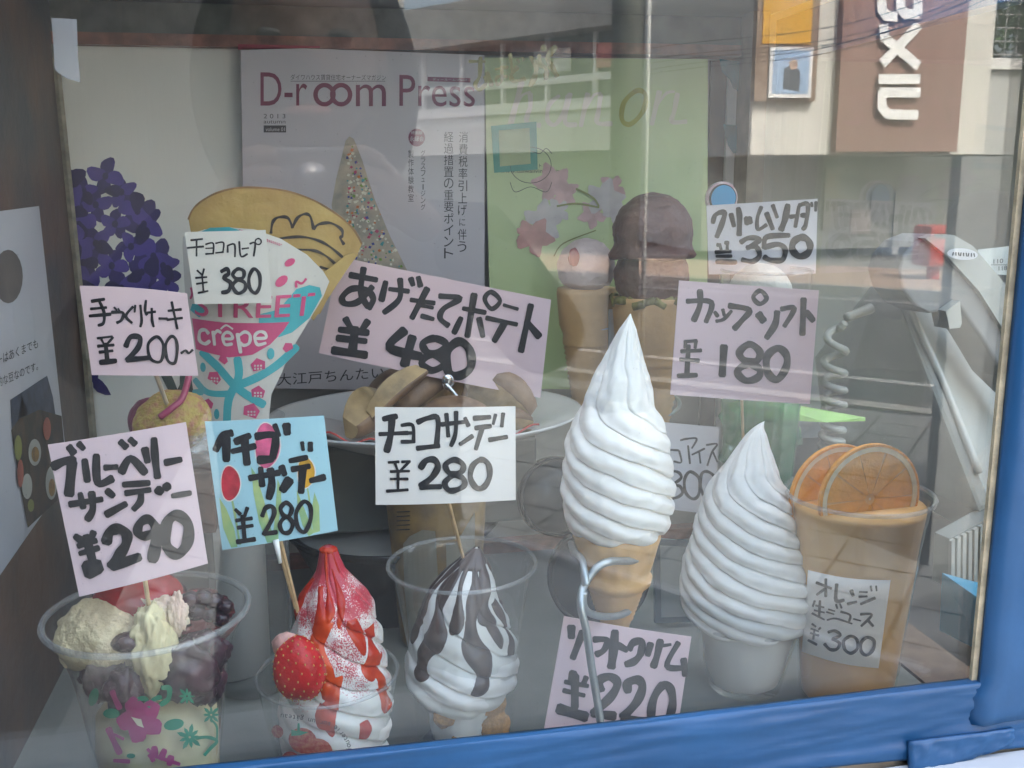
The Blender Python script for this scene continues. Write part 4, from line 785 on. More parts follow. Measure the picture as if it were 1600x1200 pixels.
ink('printed_vine', RC, [(30, [(430, 790), (445, 830), (470, 880)]), (34, [(410, 990), (440, 1060), (470, 1120)]), (16, [(440, 1020), (490, 1045)]), (22, [(440, 1160), (520, 1165)]), (24, [(930, 790), (960, 700), (1000, 660)]), (20, [(620, 1100), (660, 1135), (700, 1150), (790, 1180)]), (34, [(655, 1090), (660, 1130)]), (34, [(710, 1105), (690, 1150)]), (34, [(745, 1140), (735, 1180)]), (26, [(630, 1130), (650, 1160)])], MGP, t, (50, 850), 3.428, .0006)
# ---- orange juice
P = atY(1352, 770, .604); cx, cy = .364, .604
t = thing('orange_juice_cup', 'plastic cup of orange juice with two orange slices standing in it', 'drink', (cx, cy, FZ))
cp = [(FZ+.001, .030), (FZ+.004, .033), (FZ+.07, .0385), (P.z-.03, .0435), (P.z-.012, .0462), (P.z-.004, .0475), (P.z, .0495)]
cup(t, (cx, cy), cp, .0016)
OJ = mat('orange_juice', (.80, .43, .11), .35, scale=18, col2=(.72, .38, .12), sss=.1)
bm = bmesh.new(); lathe(bm, (cx, cy), [(FZ+.003, .029), (FZ+.006, .0315), (FZ+.07, .0372), (P.z-.03, .042), (P.z-.010, .0445), (P.z-.007, .0448)], 72, True, True); from_bm('juice', bm, OJ, t, True)
RIND = mat('orange_rind', (.80, .32, .02), .4, .1, 200, bump=.3, bscale=600); PITH = mat('orange_pith', (.80, .66, .42), .6, .08, 200); PULP = mat('orange_pulp', (.80, .36, .03), .3, .08, 160, bump=.15, bscale=500, sss=.2)
def orange(px, py, Y, r, yaw, tilt):
    c = atY(px, py, Y); so_ = thing('orange_slice', '', '', c); del so_['label']; del so_['category']; so_.parent = t; so_.matrix_parent_inverse = Matrix.Translation(-t.location)
    M = Matrix.Translation(c) @ Matrix.Rotation(math.radians(yaw), 4, 'Z') @ Matrix.Rotation(math.radians(tilt), 4, 'X')
    def put(bm, nm, m):
        for v in bm.verts: v.co = M @ v.co
        bmesh.ops.recalc_face_normals(bm, faces=bm.faces[:]); return from_bm(nm, bm, m, so_, False)
    def disc(bm, r0, r1, th, n=48):
        for s_ in (0,):
            A = [[bm.verts.new((rr*math.cos(2*math.pi*k/n), yy, rr*math.sin(2*math.pi*k/n))) for k in range(n)] for rr, yy in ((r0, -th), (r1, -th), (r1, th), (r0, th))]
            for a in range(4):
                B_, C_ = A[a], A[(a+1) % 4]
                for k in range(n): bm.faces.new((B_[k], B_[(k+1) % n], C_[(k+1) % n], C_[k]))
    bm = bmesh.new(); disc(bm, r*.955, r, .0017); put(bm, 'rind', RIND)
    bm = bmesh.new(); disc(bm, r*.865, r*.9548, .0015); ball(bm, (0, 0, 0), r*.10, 2, (1, .22, 1), lambda d: 1+.3*math.sin(d.x*9)); put(bm, 'pith', PITH)
    n = 10
    for k in range(n):
        a0, a1 = 2*math.pi*(k+.025+.02*(k % 3))/n, 2*math.pi*(k+.985-.015*(k % 2))/n; bm = bmesh.new(); pts = []
        for j in range(7):
            a = lerp(a0, a1, j/6); pts.append((r*.855*math.cos(a), r*.855*math.sin(a)))
        am = (a0+a1)/2; pts += [(r*.10*math.cos(a1)+0, r*.10*math.sin(a1)), (r*.10*math.cos(a0), r*.10*math.sin(a0))]
        F_ = [bm.verts.new((x, -.0013, z)) for x, z in pts]; G_ = [bm.verts.new((x, .0013, z)) for x, z in pts]; bm.faces.new(F_); bm.faces.new(G_[::-1])
        for i in range(len(pts)): bm.faces.new((F_[i], F_[(i+1) % len(pts)], G_[(i+1) % len(pts)], G_[i]))
        put(bm, 'pulp_segment', PULP)
    bm = bmesh.new(); disc(bm, .001, r*.864, .0009); put(bm, 'membrane', mat('orange_membrane', (.72, .40, .12), .5, .1, 200))
orange(1358, 779, .588, .0385, 4, 0); orange(1306, 776, .620, .0385, 8, 0)
RC = Round((cx, cy), cp)
qJ = [(1240+x/6.667, 880+y/6.667) for x, y in [(150, 70), (1010, 175), (885, 1095), (85, 920)]]
c11 = thing('price_card', 'small white card priced 300 wrapped round the orange juice cup', 'price card', RC(1310, 1040), GRP)
sheet('card', RC, qJ, WHITE, c11, h=.0014, nx=30, ny=6, thick=.0006, edge=lambda u, v: 5.0*math.sin(math.pi*u))
ink('handwriting', RC, J, INK, c11, (1240, 880), 6.667, .0020)
# ---- scoops on cones behind
RACK = thing('cone_rack', 'steel wire rack with two rings holding the scooped cones', 'wire rack', atY(985, 640, .80))
def scone(label, px, Y, ytop, yr, yb, hwt, hwr, hwb, m, grp=None):
    c = atY(px, yr, Y); tt = thing('ice_cream_cone', label, 'ice cream', atY(px, yb, Y), 'scooped ice cream cones')
    pr = []
    for v, hw in ((0, hwt), (.04, hwt*1.02), (.30, hwt*.92), (.38, hwt*.78), (.44, hwt*.80), (.46, hwr)): q = atY(px, lerp(ytop, yb, v), Y); pr.append((q.z, hw*mpp(q)))
    for i in range(26): v = .47+.52*i/25; q = atY(px, lerp(ytop, yb, v), Y); pr.append((q.z, lerp(hwr, hwb, i/25)*mpp(q)*(1 if i % 2 else .93)))
    bm = bmesh.new(); lathe(bm, (c.x, Y), pr, 64, True, True); bmesh.ops.recalc_face_normals(bm, faces=bm.faces[:]); from_bm('wafer_cone', bm, m, tt, True); return tt
CM2 = mat('tan_wafer', (.50, .30, .12), .55, .12, 40, bump=.15, bscale=300)
t = scone('chocolate double scoop ice cream on a wafer cone', 1018, .80, 462, 540, 690, 62, 48, 26, CM2)
CHO = mat('chocolate_ice', (.115, .048, .034), .55, .22, 30, bump=.8, bscale=140)
def scoop(name, x, y, Y, rpx, m, t_, sc=(1, 1, 1), skirt=True, a=.03):
    c = atY(x, y, Y); r = rpx*mpp(c)
    def fn(d):
        k = 1+a*nz3(d, 3)+a*1.2*nz3(V((d.x, d.y, d.z*5)), 2.2)
        if skirt: k += .26*math.exp(-((d.z+.48)/.11)**2)*(1+.5*nz3(d, 4))
        if d.z < -.62: k *= .9
        return k
    bm = bmesh.new(); ball(bm, c, r, 5, sc, fn); return from_bm(name, bm, m, t_, True)
scoop('lower_scoop', 1018, 432, .80, 58, CHO, t, skirt=False, a=.03); scoop('upper_scoop', 1020, 363, .795, 62, CHO, t, (1, 1, .98), True, .03)
# leaf under scoop
LG = mat('green_leaf', (.15, .13, .02), .5, .4, 60, bump=.3)
bm = bmesh.new(); c = atY(1018, 468, .80)
for k in range(24):
    a = k*math.pi*2/24; r = 56*mpp(c)*(1+.10*(k % 2)+.05*math.sin(k*2.1)); tube(bm, [V((c.x+r*math.sin(a), .80-r*math.cos(a), c.z+.003*math.sin(k*2))), V((c.x+r*math.sin(a+.28), .80-r*math.cos(a+.28), c.z+.003*math.sin(k*2+2)))], lambda t_: .0036, 6)
from_bm('leaf_collar', bm, LG, t, True)
t = scone('pale pink single scoop ice cream on a wafer cone', 916, .85, 450, 520, 640, 46, 36, 20, CM2)
scoop('pink_scoop', 916, 418, .85, 45, mat('pale_pink_ice', (.56, .46, .44), .6, .08, 30, bump=.7, bscale=200, col2=(.50, .38, .38)), t, (1, 1, 1), False, .03)
blob_c = atY(893, 402, .83)
bm = bmesh.new(); ball(bm, blob_c+V((.002, -.001, 0)), .006, 3, (.8, .5, 1.3), lump(.2, 3)); from_bm('red_berry_streak', bm, mat('rose_sauce', (.28, .06, .07), .5, .2), t, True)
bm = bmesh.new()
for px, y, Y, hw in ((918, 509, .85, 38), (1020, 537, .80, 48)):
    c = atY(px, y, Y); r = hw*mpp(c); tube(bm, [V((c.x+r*math.cos(a*.1745), Y+r*math.sin(a*.1745), c.z)) for a in range(36)], .0016, 8, closed=True)
c = atY(1045, 632, .80); tube(bm, [atY(985, 560, .83), atY(980, 640, .84), atY(1030, 650, .79), atY(1058, 640, .80), atY(1060, 625, .82), atY(1045, 618, .84)], .0018, 8, 5)
tube(bm, [atY(972, 545, .84), atY(975, 800, .85), atZ(980, 900, FZ+.002)], .002, 8, 4)
from_bm('wire', bm, STEEL, RACK, True)
bm = bmesh.new(); ch_ = atY(969, 505, .82); bx(bm, ch_+V((-.010, -.002, -.03)), ch_+V((.004, .002, .012))); from_bm('white_clip', bm, mat('grey_clip', (.5, .5, .5), .5), RACK)
# ---- cream soda
P = atY(1188, 640, .78)
t = thing('cream_soda', 'green cream soda glass topped with a white scoop', 'drink', (P.x, .78, FZ))
GR = clear('green_soda', .06, (.40, .78, .50), .35, (.06, .34, .14), .05)
zt_ = P.z+.03; zb_ = atY(1188, 850, .78).z
cp = [(FZ+.001, .026), (FZ+.006, .022), (lerp(FZ, zt_, .3), .027), (zt_-.03, .0335), (zt_+.09, .037)]
cup(t, (P.x, .78), cp, .0012, name='glass')
bm = bmesh.new(); lathe(bm, (P.x, .78), [(FZ+.01, .020), (lerp(FZ, zt_, .3), .0262), (zt_-.03, .0325), (zt_-.005, .0335)], 64, True, True); from_bm('soda', bm, GR, t, True)
scoop('vanilla_scoop', 1187, 462, .78, 50, mat('vanilla_scoop_white', (.62, .61, .55), .6, .06, 60, bump=.5, bscale=300), t, (1, 1, 1), False, .02)
random.seed(3)
for k in range(6):
    c = atY(1140+random.random()*95, 650+random.random()*70, .765+.02*random.random()); bm = bmesh.new(); q = bmesh.ops.create_cube(bm, size=.017)
    bmesh.ops.rotate(bm, verts=bm.verts[:], matrix=Matrix.Rotation(random.random()*3, 3, V((1, random.random(), .5)).normalized())); bmesh.ops.translate(bm, verts=bm.verts[:], vec=c); bevel(bm, .002)
    from_bm('ice_cube', bm, clear('pale_green_ice', .09, (.75, .92, .80), .10, (.3, .6, .4), .1), t, True)
# green tray strip beyond
bm = bmesh.new(); hull(bm, [atY(x, y, Y) for x, y, Y in ((1135, 628, .86), (1180, 626, .86), (1250, 634, .88), (1352, 652, .89), (1352, 658, .89), (1290, 660, .87), (1200, 655, .86), (1135, 640, .86), (1135, 632, .87), (1250, 640, .89))])
tag(from_bm('leaf_ornament', bm, mat('lime_leaf', (.22, .42, .08), .5, .2, 30)), 'long lime green leaf lying behind the green soda glass', 'leaf')
# ================================================================ crepe
t = thing('crepe', 'folded crepe in a pink and turquoise printed paper wrapper', 'crepe', atY(385, 700, .70), None)
SC_ = Plane(400, 420, .73, yaw=0, bend=.012, cx=430, hw=140)
fo = [(293, 343), (300, 328), (315, 314), (340, 301), (372, 293), (410, 293), (450, 299), (490, 313), (525, 334), (552, 358), (566, 382), (556, 404), (535, 428), (515, 460), (500, 490), (400, 480), (310, 420), (300, 380)]
CR = mat('crepe_yellow', (.44, .31, .10), .55, scale=26, col2=(.36, .23, .07), bump=.3, bscale=200)
def slab(name, S, P, m, par, th, cut=14):
    """a px outline with real thickness behind its face"""
    o1 = flat('x', S, [P], m, None, h=0, cut=cut); me = o1.data; bm = bmesh.new(); bm.from_mesh(me); bpy.data.objects.remove(o1)
    r = bmesh.ops.extrude_face_region(bm, geom=bm.faces[:]); nn = S.n if hasattr(S, 'n') else V((0, -1, 0))
    for v in [g for g in r['geom'] if isinstance(g, bmesh.types.BMVert)]: v.co -= nn*th
    bmesh.ops.recalc_face_normals(bm, faces=bm.faces[:]); return from_bm(name, bm, m, par)
slab('crepe_fold', SC_, fo, CR, t, .006)
BR = mat('browned_edge', (.20, .11, .04), .6, .3, 60)
ink('browned_rim', SC_, [(3, [(293, 343), (300, 328), (315, 314), (340, 301), (372, 293.5), (410, 293.5), (450, 299), (490, 313), (525, 334), (552, 358), (566, 382)])], BR, t, h=.0003)
slab('crepe_fold', Plane(400, 420, .722, bend=.012, cx=430, hw=140), [(540, 400), (552, 395), (560, 398), (540, 425), (520, 455), (490, 500), (470, 480), (500, 430)], CR, t, .004)
ch = mat('black_brown_icing', (.025, .018, .016), .5, .2, 200)
dr = [(9, [(430, 180), (425, 160), (440, 130), (475, 118), (500, 125), (518, 165)]), (9, [(518, 165), (535, 130), (565, 105), (590, 110), (605, 175)]), (9, [(605, 175), (630, 152), (670, 145), (720, 165), (735, 200), (728, 215), (740, 245)]), (8, [(450, 215), (540, 212), (620, 225), (680, 260), (735, 305)]), (8, [(520, 268), (580, 270), (640, 290), (690, 320), (715, 345)]), (8, [(640, 350), (700, 375)])]
dr = [(w_, [(x+105, y) for x, y in P_]) for w_, P_ in dr]
dr = [(10, [(522, 190), (530, 140), (555, 118), (600, 120), (622, 165)]), (10, [(622, 165), (645, 120), (680, 102), (705, 115), (720, 172)]), (10, [(720, 172), (745, 150), (800, 145), (850, 175), (855, 205), (845, 215), (862, 245)]), (9, [(565, 215), (660, 208), (740, 225), (800, 258), (855, 305)]), (9, [(640, 268), (720, 272), (780, 300), (830, 345)]), (9, [(750, 350), (820, 368)])]
ink('icing_drawing', SC_, dr, ch, t, (250, 300), 3, .0005, .25, 1.3)
SW = Plane(395, 470, .70, bend=.030, cx=395, hw=130)
wo = [(283, 384), (284, 371), (320, 358), (360, 354), (400, 357), (440, 372), (480, 398), (505, 425), (515, 442), (505, 466), (480, 505), (455, 545), (440, 580), (425, 610), (420, 665), (312, 668), (300, 600), (290, 500)]
WP = mat('wrapper_paper', (.56, .545, .50), .6, .03, 20, bump=.5, bscale=18)
wrap = slab('wrapper', SW, wo, WP, t, .001, 8)
TQ = mat('turquoise_print', (.05, .36, .40), .5, .08, 30); HP = mat('hot_pink_print', (.52, .06, .17), .5, .08, 30)
ee = dict(o=(250, 300), sc=3, cut=8)
flat('printed_swash', SW, [[(195, 185), (240, 165), (330, 160), (385, 175), (330, 185)], [(140, 555), (185, 585), (230, 560), (200, 520), (150, 525)], [(470, 560), (560, 540), (640, 450), (700, 435), (750, 450), (760, 490), (700, 590), (620, 650), (560, 668), (480, 660), (560, 620), (600, 600), (560, 590), (468, 605)]], TQ, wrap, h=.0004, **ee)
flat('printed_swash', SW, [[(150, 592), (300, 600), (450, 600), (608, 600), (580, 640), (520, 700), (440, 745), (330, 760), (230, 745), (170, 735)]], HP, wrap, h=.0005, **ee)
letters('wrapper_lettering', SW, 'STREET', [(303, 460), (492, 457), (487, 492), (305, 492)], HP, wrap, h=.0008)
letters('wrapper_lettering', SW, 'STREET', [(304, 460.5), (493, 457.5), (488, 492.5), (306, 492.5)], HP, wrap, h=.00085)
CRE = [(16, [(232, 655), (215, 640), (190, 650), (188, 690), (215, 705), (238, 690)]), (16, [(255, 645), (262, 705)]), (14, [(258, 660), (275, 640), (292, 648)]), (14, [(302, 675), (345, 672), (340, 650), (318, 645), (302, 665), (312, 700), (345, 697)]), (8, [(292, 630), (318, 612), (348, 628)]), (17, [(370, 650), (385, 735)]), (14, [(380, 655), (405, 640), (428, 655), (425, 690), (400, 702), (385, 690)]), (14, [(450, 670), (500, 668), (495, 645), (470, 640), (450, 660), (462, 698), (500, 692)])]
ink('wrapper_lettering', SW, CRE, mat('paper_white_print', (.62, .60, .56), .5), wrap, (250, 300), 3, .0009)
ink('printed_street', SW, [(38, [(200, 745), (280, 810), (370, 900), (490, 975)]), (38, [(640, 720), (560, 790), (480, 840), (390, 880)]), (38, [(370, 765), (375, 850), (330, 950), (320, 1060)]), (30, [(165, 880), (230, 930), (350, 925)]), (30, [(200, 930), (160, 940)])], TQ, wrap, (250, 300), 3, .0004, .03)
hs = []
for x, y, r, a in ((262, 855, 32, .5), (465, 790, 34, -.2), (600, 715, 24, -.5), (305, 770, 22, .6), (465, 915, 32, .1), (435, 1000, 38, .3), (230, 980, 26, .1), (150, 790, 20, .5), (610, 325, 22, -.5), (572, 410, 28, -.7)):
    if y < 500: hs.append([(x+px_*math.cos(a)-py_*math.sin(a), y+px_*math.sin(a)+py_*math.cos(a)) for px_, py_ in oval(0, 0, r*1.2, r*.75, 12)]); continue
    hs.append([(x+px_*math.cos(a)-py_*math.sin(a), y+px_*math.sin(a)+py_*math.cos(a)) for px_, py_ in ((-r, -r*.2), (0, -r*.9), (r, -r*.2), (r*.8, r*.8), (-r*.8, r*.8))])
flat('printed_house', SW, hs, HP, wrap, h=.0006, **ee)
flat('printed_window', SW, [rect(x+dx-4, y+dy-4, x+dx+4, y+dy+4) for x, y in ((262, 862), (465, 797), (465, 922), (435, 1008)) for dx in (-14, 0, 14) for dy in (-2, 12)], WP, wrap, h=.0010, **ee)
flat('printed_tree', SW, [oval(523, 742, 17, 26), oval(205, 815, 14, 22), oval(272, 1025, 13, 24), oval(205, 1040, 15, 30)], TQ, wrap, h=.0006, **ee)
ink('printed_dots', SW, [(5, [(380+i*9, 172+(i*3.3)**1.02*.9), (383+i*9, 173+(i*3.3)**1.02*.9)]) for i in range(22)]+[(5, [(390+i*9, 182+(i*3.3)**1.02*.9), (393+i*9, 183+(i*3.3)**1.02*.9)]) for i in range(20)]+[(11, [(640, 440), (640, 415), (665, 425), (685, 405)])]+[(10, [(145, 450), (150, 480), (142, 500)])], HP, wrap, (250, 300), 3, .0006)
# clear plastic tube holding the crepe
pc = atY(372, 660, .715); bm = bmesh.new(); tube(bm, [V((pc.x+.030, .70, pc.z+.0)), V((pc.x+.029, .70, FZ+.005))], .0015, 8); lathe(bm, (pc.x, .715), [(FZ+.001, .028), (FZ+.004, .030), (pc.z-.012, .0315), (pc.z+.004, .033)], 48, True)
from_bm('clear_holder', bm, clear('clear_holder', .06, (.85, .86, .86), .08), t, True)
# ================================================================ hand made cake and its box
t = thing('cake', 'yellow sponge cake roll with a purple slice in cellophane on the brown box', 'cake', atY(265, 700, .66))
def bl(name, x, y, Y, r, m, sc, a=.08, seed=0, rot=0):
    bm = bmesh.new(); c = atY(x, y, Y); ball(bm, (0, 0, 0), r, 5, sc, lump(a, seed))
    R_ = Matrix.Rotation(rot, 3, 'Y')
    for v in bm.verts: v.co = c+R_@v.co
    return from_bm(name, bm, m, t, True)
bl('sponge_roll', 268, 660, .66, .022, mat('yellow_sponge', (.42, .30, .07), .6, scale=160, col2=(.40, .16, .09), ramp=(.36, .55), bump=.8, bscale=400), (1.15, .8, .95), .05, 2, -.4)
bl('purple_slice', 238, 660, .67, .017, mat('purple_jelly', (.16, .02, .06), .35, .3, 60), (.9, .6, 1), .03, 5)
bm = bmesh.new(); tube(bm, [atY(250, 652, .640), atY(268, 638, .640), atY(285, 622, .645), atY(296, 585, .65)], .0022, 8, 4); from_bm('ribbon', bm, mat('magenta_ribbon', (.30, .03, .09), .35, .2), t, True)
CEL = clear('cellophane', .10, (.92, .92, .92), .12, (.7, .7, .68), .12)
bm = bmesh.new(); ball(bm, atY(285, 700, .655), .022, 4, (1.3, .7, .55), lump(.25, 7)); from_bm('cellophane', bm, CEL, t, False)
t = thing('brown_box', 'brown wooden box behind the pink and blue cards', 'box', atY(270, 790, .68))
a_, b_ = atY(215, 722, .68), atY(345, 806, .68)
bm = bmesh.new(); bx(bm, (a_.x, .645, b_.z), (b_.x, .70, a_.z)); bevel(bm, .0012); from_bm('box_body', bm, mat('brown_red_bark', (.10, .045, .03), .6, scale=60, col2=(.05, .022, .018), bump=.6, bscale=90), t)
bm = bmesh.new(); bx(bm, (a_.x+.008, .655, FZ+.0005), (b_.x-.008, .695, b_.z-.0004)); from_bm('box_foot', bm, mat('dark_box_foot', (.05, .045, .04), .6), t)
# white tub
c = atZ(365, 1060, FZ); t = thing('white_tub', 'plain white tub standing behind the berry sundae', 'tub', (c.x, c.y+.02, FZ)); zt_ = atY(365, 838, c.y).z
bm = bmesh.new(); lathe(bm, (c.x-.002, c.y+.02), [(FZ+.0005, .027), (FZ+.003, .029), (zt_-.004, .0300), (zt_, .029)], 64, True, True); from_bm('tub_body', bm, mat('white_tub_plastic', (.62, .60, .56), .4, .03, 10), t, True)
bm = bmesh.new(); lathe(bm, (c.x-.002, c.y+.02), [(zt_-.008, .0305), (zt_+.0005, .0308), (zt_+.002, .030)], 64, False, True); from_bm('tub_lid', bm, mat('white_tub_plastic', (0, 0, 0)), t, True)
# gold brown coffee cup
P = atY(682, 790, .76); t = thing('iced_coffee_cup', 'ochre brown packaged cup with a beige label behind the chocolate sundae', 'cup', (P.x, .76, FZ))
bm = bmesh.new(); pr = [(FZ+.0005, .030), (FZ+.004, .032), (P.z+.02, .041)]
lathe(bm, (P.x, .76), pr, 64, True, True); from_bm('cup_body', bm, mat('ochre_package', (.26, .15, .03), .5, scale=45, col2=(.14, .085, .03), bump=.2), t, True)
RC = Round((P.x, .76), pr)
flat('beige_label', RC, [[(630, 850), (640, 838), (652, 842), (660, 828), (672, 835), (680, 830), (690, 1000), (640, 1000), (632, 920)]], mat('beige_label', (.34, .31, .24), .5, .05), t, h=.0008, cut=8)
flat('beige_label', RC, [[(697, 850), (712, 850), (742, 800), (742, 1000), (700, 1000)]], mat('beige_label', (0, 0, 0)), t, h=.0008, cut=8)
ink('label_marks', RC, [(1.6, [(620, 800+i*7), (640, 799+i*7)]) for i in range(5)], INK, t, h=.0006)
# ================================================================ potato dish
P = atY(668, 645, .80); cx, cy = P.x, .80; R_ = 243*mpp(P)
t = thing('oval_plate', 'white oval plate under the fried potato wedges', 'plate', (cx, cy, P.z-.02))
bm = bmesh.new(); pr = [(P.z-.0245, .02), (P.z-.0235, R_*.52), (P.z-.020, R_*.60), (P.z-.006, R_*.88), (P.z, R_), (P.z+.0022, R_*1.002), (P.z+.001, R_*.985), (P.z-.003, R_*.86), (P.z-.016, R_*.60), (P.z-.018, R_*.5), (P.z-.018, .02)]
lathe(bm, (0, 0), pr, 96, True, True)
for v in bm.verts: v.co.x, v.co.y = v.co.x+cx, v.co.y*.80+cy
bmesh.ops.recalc_face_normals(bm, faces=bm.faces[:]); from_bm('plate_body', bm, mat('white_porcelain', (.66, .66, .645), .25, .03, 12), t, True)
PZ = P.z-.016
# paper liner
S = Plane(600, 660, .745, tilt=55)
vs = []; fs = []; nx, ny = 40, 16
L0, L1 = atY(505, 655, .75), atY(830, 655, .75)
for j in range(ny+1):
    for i in range(nx+1):
        u, v = i/nx, j/ny; x = lerp(L0.x-.004, L1.x, u); y = lerp(.722, .83, v); rr = ((x-cx)/R_)**2+((y-cy)/(R_*.80))**2
        vs.append((x, y, PZ+.0035+.0175*max(0, rr-.30)/.7+.0022*math.sin(u*34+v*3)*(1-v)+.0015*nz3((u*9, v*5, 0), 1)))
for j in range(ny):
    for i in range(nx): a = j*(nx+1)+i; fs.append((a, a+1, a+nx+2, a+nx+1))
pl_ = mesh('paper_liner', vs, fs, mat('white_liner', (.70, .66, .64), .7, .04, 40), None, True); so_m = pl_.modifiers.new('thickness', 'SOLIDIFY'); so_m.thickness = .0006
tag(pl_, 'white greaseproof paper liner under the potato wedges', 'paper')
bm = bmesh.new(); tube(bm, [V(vs[i])+V((0, -.0006, .0005)) for i in range(nx+1)], .0008, 6); e_ = from_bm('red_border', bm, mat('red_border', (.45, .05, .04), .5), pl_)
FLESH = mat('potato_flesh', (.37, .25, .11), .45, .30, 60, bump=.3, bscale=200, sss=.1); SKIN = mat('potato_skin', (.25, .145, .075), .5, scale=50, col2=(.14, .075, .04), bump=.4, bscale=160, coat=.1)
def wedge(label, a, b, ra, w0, roll, bow=.004):
    """a wedge of potato from a to b: flat cut faces, rounded skin back"""
    a, b = V(a), V(b); d = (b-a); L_ = d.length; d.normalize(); up0 = V((0, 0, 1)) if abs(d.z) < .9 else V((0, 1, 0)); sx = d.cross(up0).normalized(); up0 = sx.cross(d)
    bm = bmesh.new(); rings = []; n = 14; m_ = 16
    for i in range(m_+1):
        v = i/m_; k = (math.sin(math.pi*(.10+.80*v)))**.55; c = a.lerp(b, v)+up0*bow*math.sin(math.pi*v); ring = []
        sec = [(0, 1.0), (.45, .35), (.85, -.25)]+[(math.cos(x_)*.92, -.30-math.sin(x_)*.62) for x_ in [j*math.pi/8 for j in range(9)]]+[(-.85, -.25), (-.45, .35)]
        for (x_, y_) in sec:
            cr, sr = math.cos(roll), math.sin(roll); X = (x_*cr-y_*sr)*w0*k; Y_ = (x_*sr+y_*cr)*ra*k
            p = c+sx*X+up0*Y_; p += V((1, 1, 1))*.0006*nz3(p, 130); ring.append(bm.verts.new(p))
        rings.append(ring)
    n = len(rings[0])
    for A_, B_ in zip(rings, rings[1:]):
        for j in range(n):
            f = bm.faces.new((A_[j], A_[(j+1) % n], B_[(j+1) % n], B_[j])); f.material_index = 1 if 2 <= j <= 11 else 0
    bm.faces.new(rings[0][::-1]); bm.faces.new(rings[-1]); bmesh.ops.recalc_face_normals(bm, faces=bm.faces[:])
    for f in bm.faces: f.smooth = f.material_index == 1
    return tag(from_bm('potato_wedge', bm, [FLESH, SKIN], None), label, 'potato wedge', 'fried potato wedges on the plate')
q = lambda x, y, Y: atY(x, y, Y)
wedge('potato wedge lying leftmost on the plate with its pale cut face outward', q(545, 668, .745), q(606, 628, .78), .019, .016, .5)
wedge('long pale potato wedge propped diagonally across the left of the pile', q(578, 650, .745), q(664, 576, .76), .010, .008, .1)
wedge('potato wedge with brown skin lying at the back left of the pile', q(580, 615, .80), q(660, 592, .82), .012, .012, 2.6)
wedge('broad brown potato wedge leaning in the middle of the pile', q(620, 655, .765), q(715, 582, .80), .027, .022, 3.0)
wedge('steep potato wedge whose pale tip is the highest of the pile', q(700, 650, .78), q(722, 572, .80), .016, .015, .7)
wedge('large brown skinned potato wedge sloping down to the right', q(722, 585, .785), q(826, 655, .765), .027, .020, 3.3)
wedge('pale blunt potato wedge end poking up at the right of the pile', q(775, 640, .80), q(822, 603, .81), .013, .012, .9)
wedge('brown potato wedge half hidden behind the white price card', q(650, 668, .74), q(760, 650, .75), .018, .016, 2.9)
wedge('flat brown potato wedge lying low on the right of the plate', q(760, 668, .755), q(830, 660, .76), .012, .013, 3.2)
bm = bmesh.new(); tube(bm, [q(696, 600, .752), q(706, 610, .750), q(716, 622, .748), q(728, 634, .75)], lambda t_: .0022-.0012*t_, 8, 4); ball(bm, q(700, 597, .752), .005, 3, (1, .4, 1.3))
tag(from_bm('small_fork', bm, mat('polished_steel', (.6, .6, .62), .12, metal=1.0), None, True), 'small shiny steel fork stuck among the potato wedges', 'fork')
# dark box under the plate, black rimmed dish
a_, b_ = atY(425, 680, .83), atY(828, 795, .83)
t = thing('dark_stand', 'dark grey metal box supporting the potato plate', 'stand', ((a_.x+b_.x)/2, .86, b_.z))
bm = bmesh.new(); bx(bm, (a_.x, .80, b_.z), (b_.x, .875, P.z-.0255)); bevel(bm, .003); from_bm('stand_body', bm, mat('dark_grey_metal', (.12, .13, .115), .35, .15, 12, bump=.1), t)
t = thing('black_rimmed_dish', 'round white dish with a black rim under the dark stand', 'dish', (.03, .82, FZ))
c = atY(560, 815, .82); bm = bmesh.new(); z0 = b_.z
lathe(bm, (.055, .835), [(FZ+.0005, .05), (z0-.012, .085), (z0-.001, .095), (z0-.0012, .090), (z0-.006, .082)], 72, True, False); from_bm('black_rim', bm, mat('black_gloss', (.015, .016, .016), .2), t, True)
bm = bmesh.new(); lathe(bm, (.055, .835), [(z0-.0065, .0825), (z0-.007, .01), (z0-.007, .001)], 72, False, True); from_bm('white_well', bm, mat('pale_glaze', (.42, .42, .40), .3), t, True)
# grey round lids standing behind the cone
def lid(label, px, py, Y, rpx, yaw):
    c = atY(px, py, Y); r = rpx*mpp(c); tt = thing('grey_saucer', label, 'saucer', (c.x, c.y, c.z-r)); M = Matrix.Translation(c) @ Matrix.Rotation(math.radians(yaw), 4, 'Z') @ Matrix.Rotation(math.radians(80), 4, 'X')
    for nm, m, pr in (('rim', mat('black_gloss', (0, 0, 0)), [(-.004, r*.92), (-.005, r), (.005, r), (.004, r*.92)]), ('lid_disc', mat('grey_green_plastic', (.03, .04, .045), .3, .1, 20), [(.001, .0005), (.001, r*.925), (-.001, r*.925), (-.001, .0005)])):
        bm = bmesh.new(); lathe(bm, (0, 0), pr, 48)
        for v in bm.verts: v.co = M @ v.co
        from_bm(nm, bm, m, tt, True)
lid('round grey saucer with a black rim to the left of the cone', 868, 775, .80, 62, 10)
lid('larger round grey saucer with a black rim behind the wafer cone', 935, 900, .70, 80, -6)
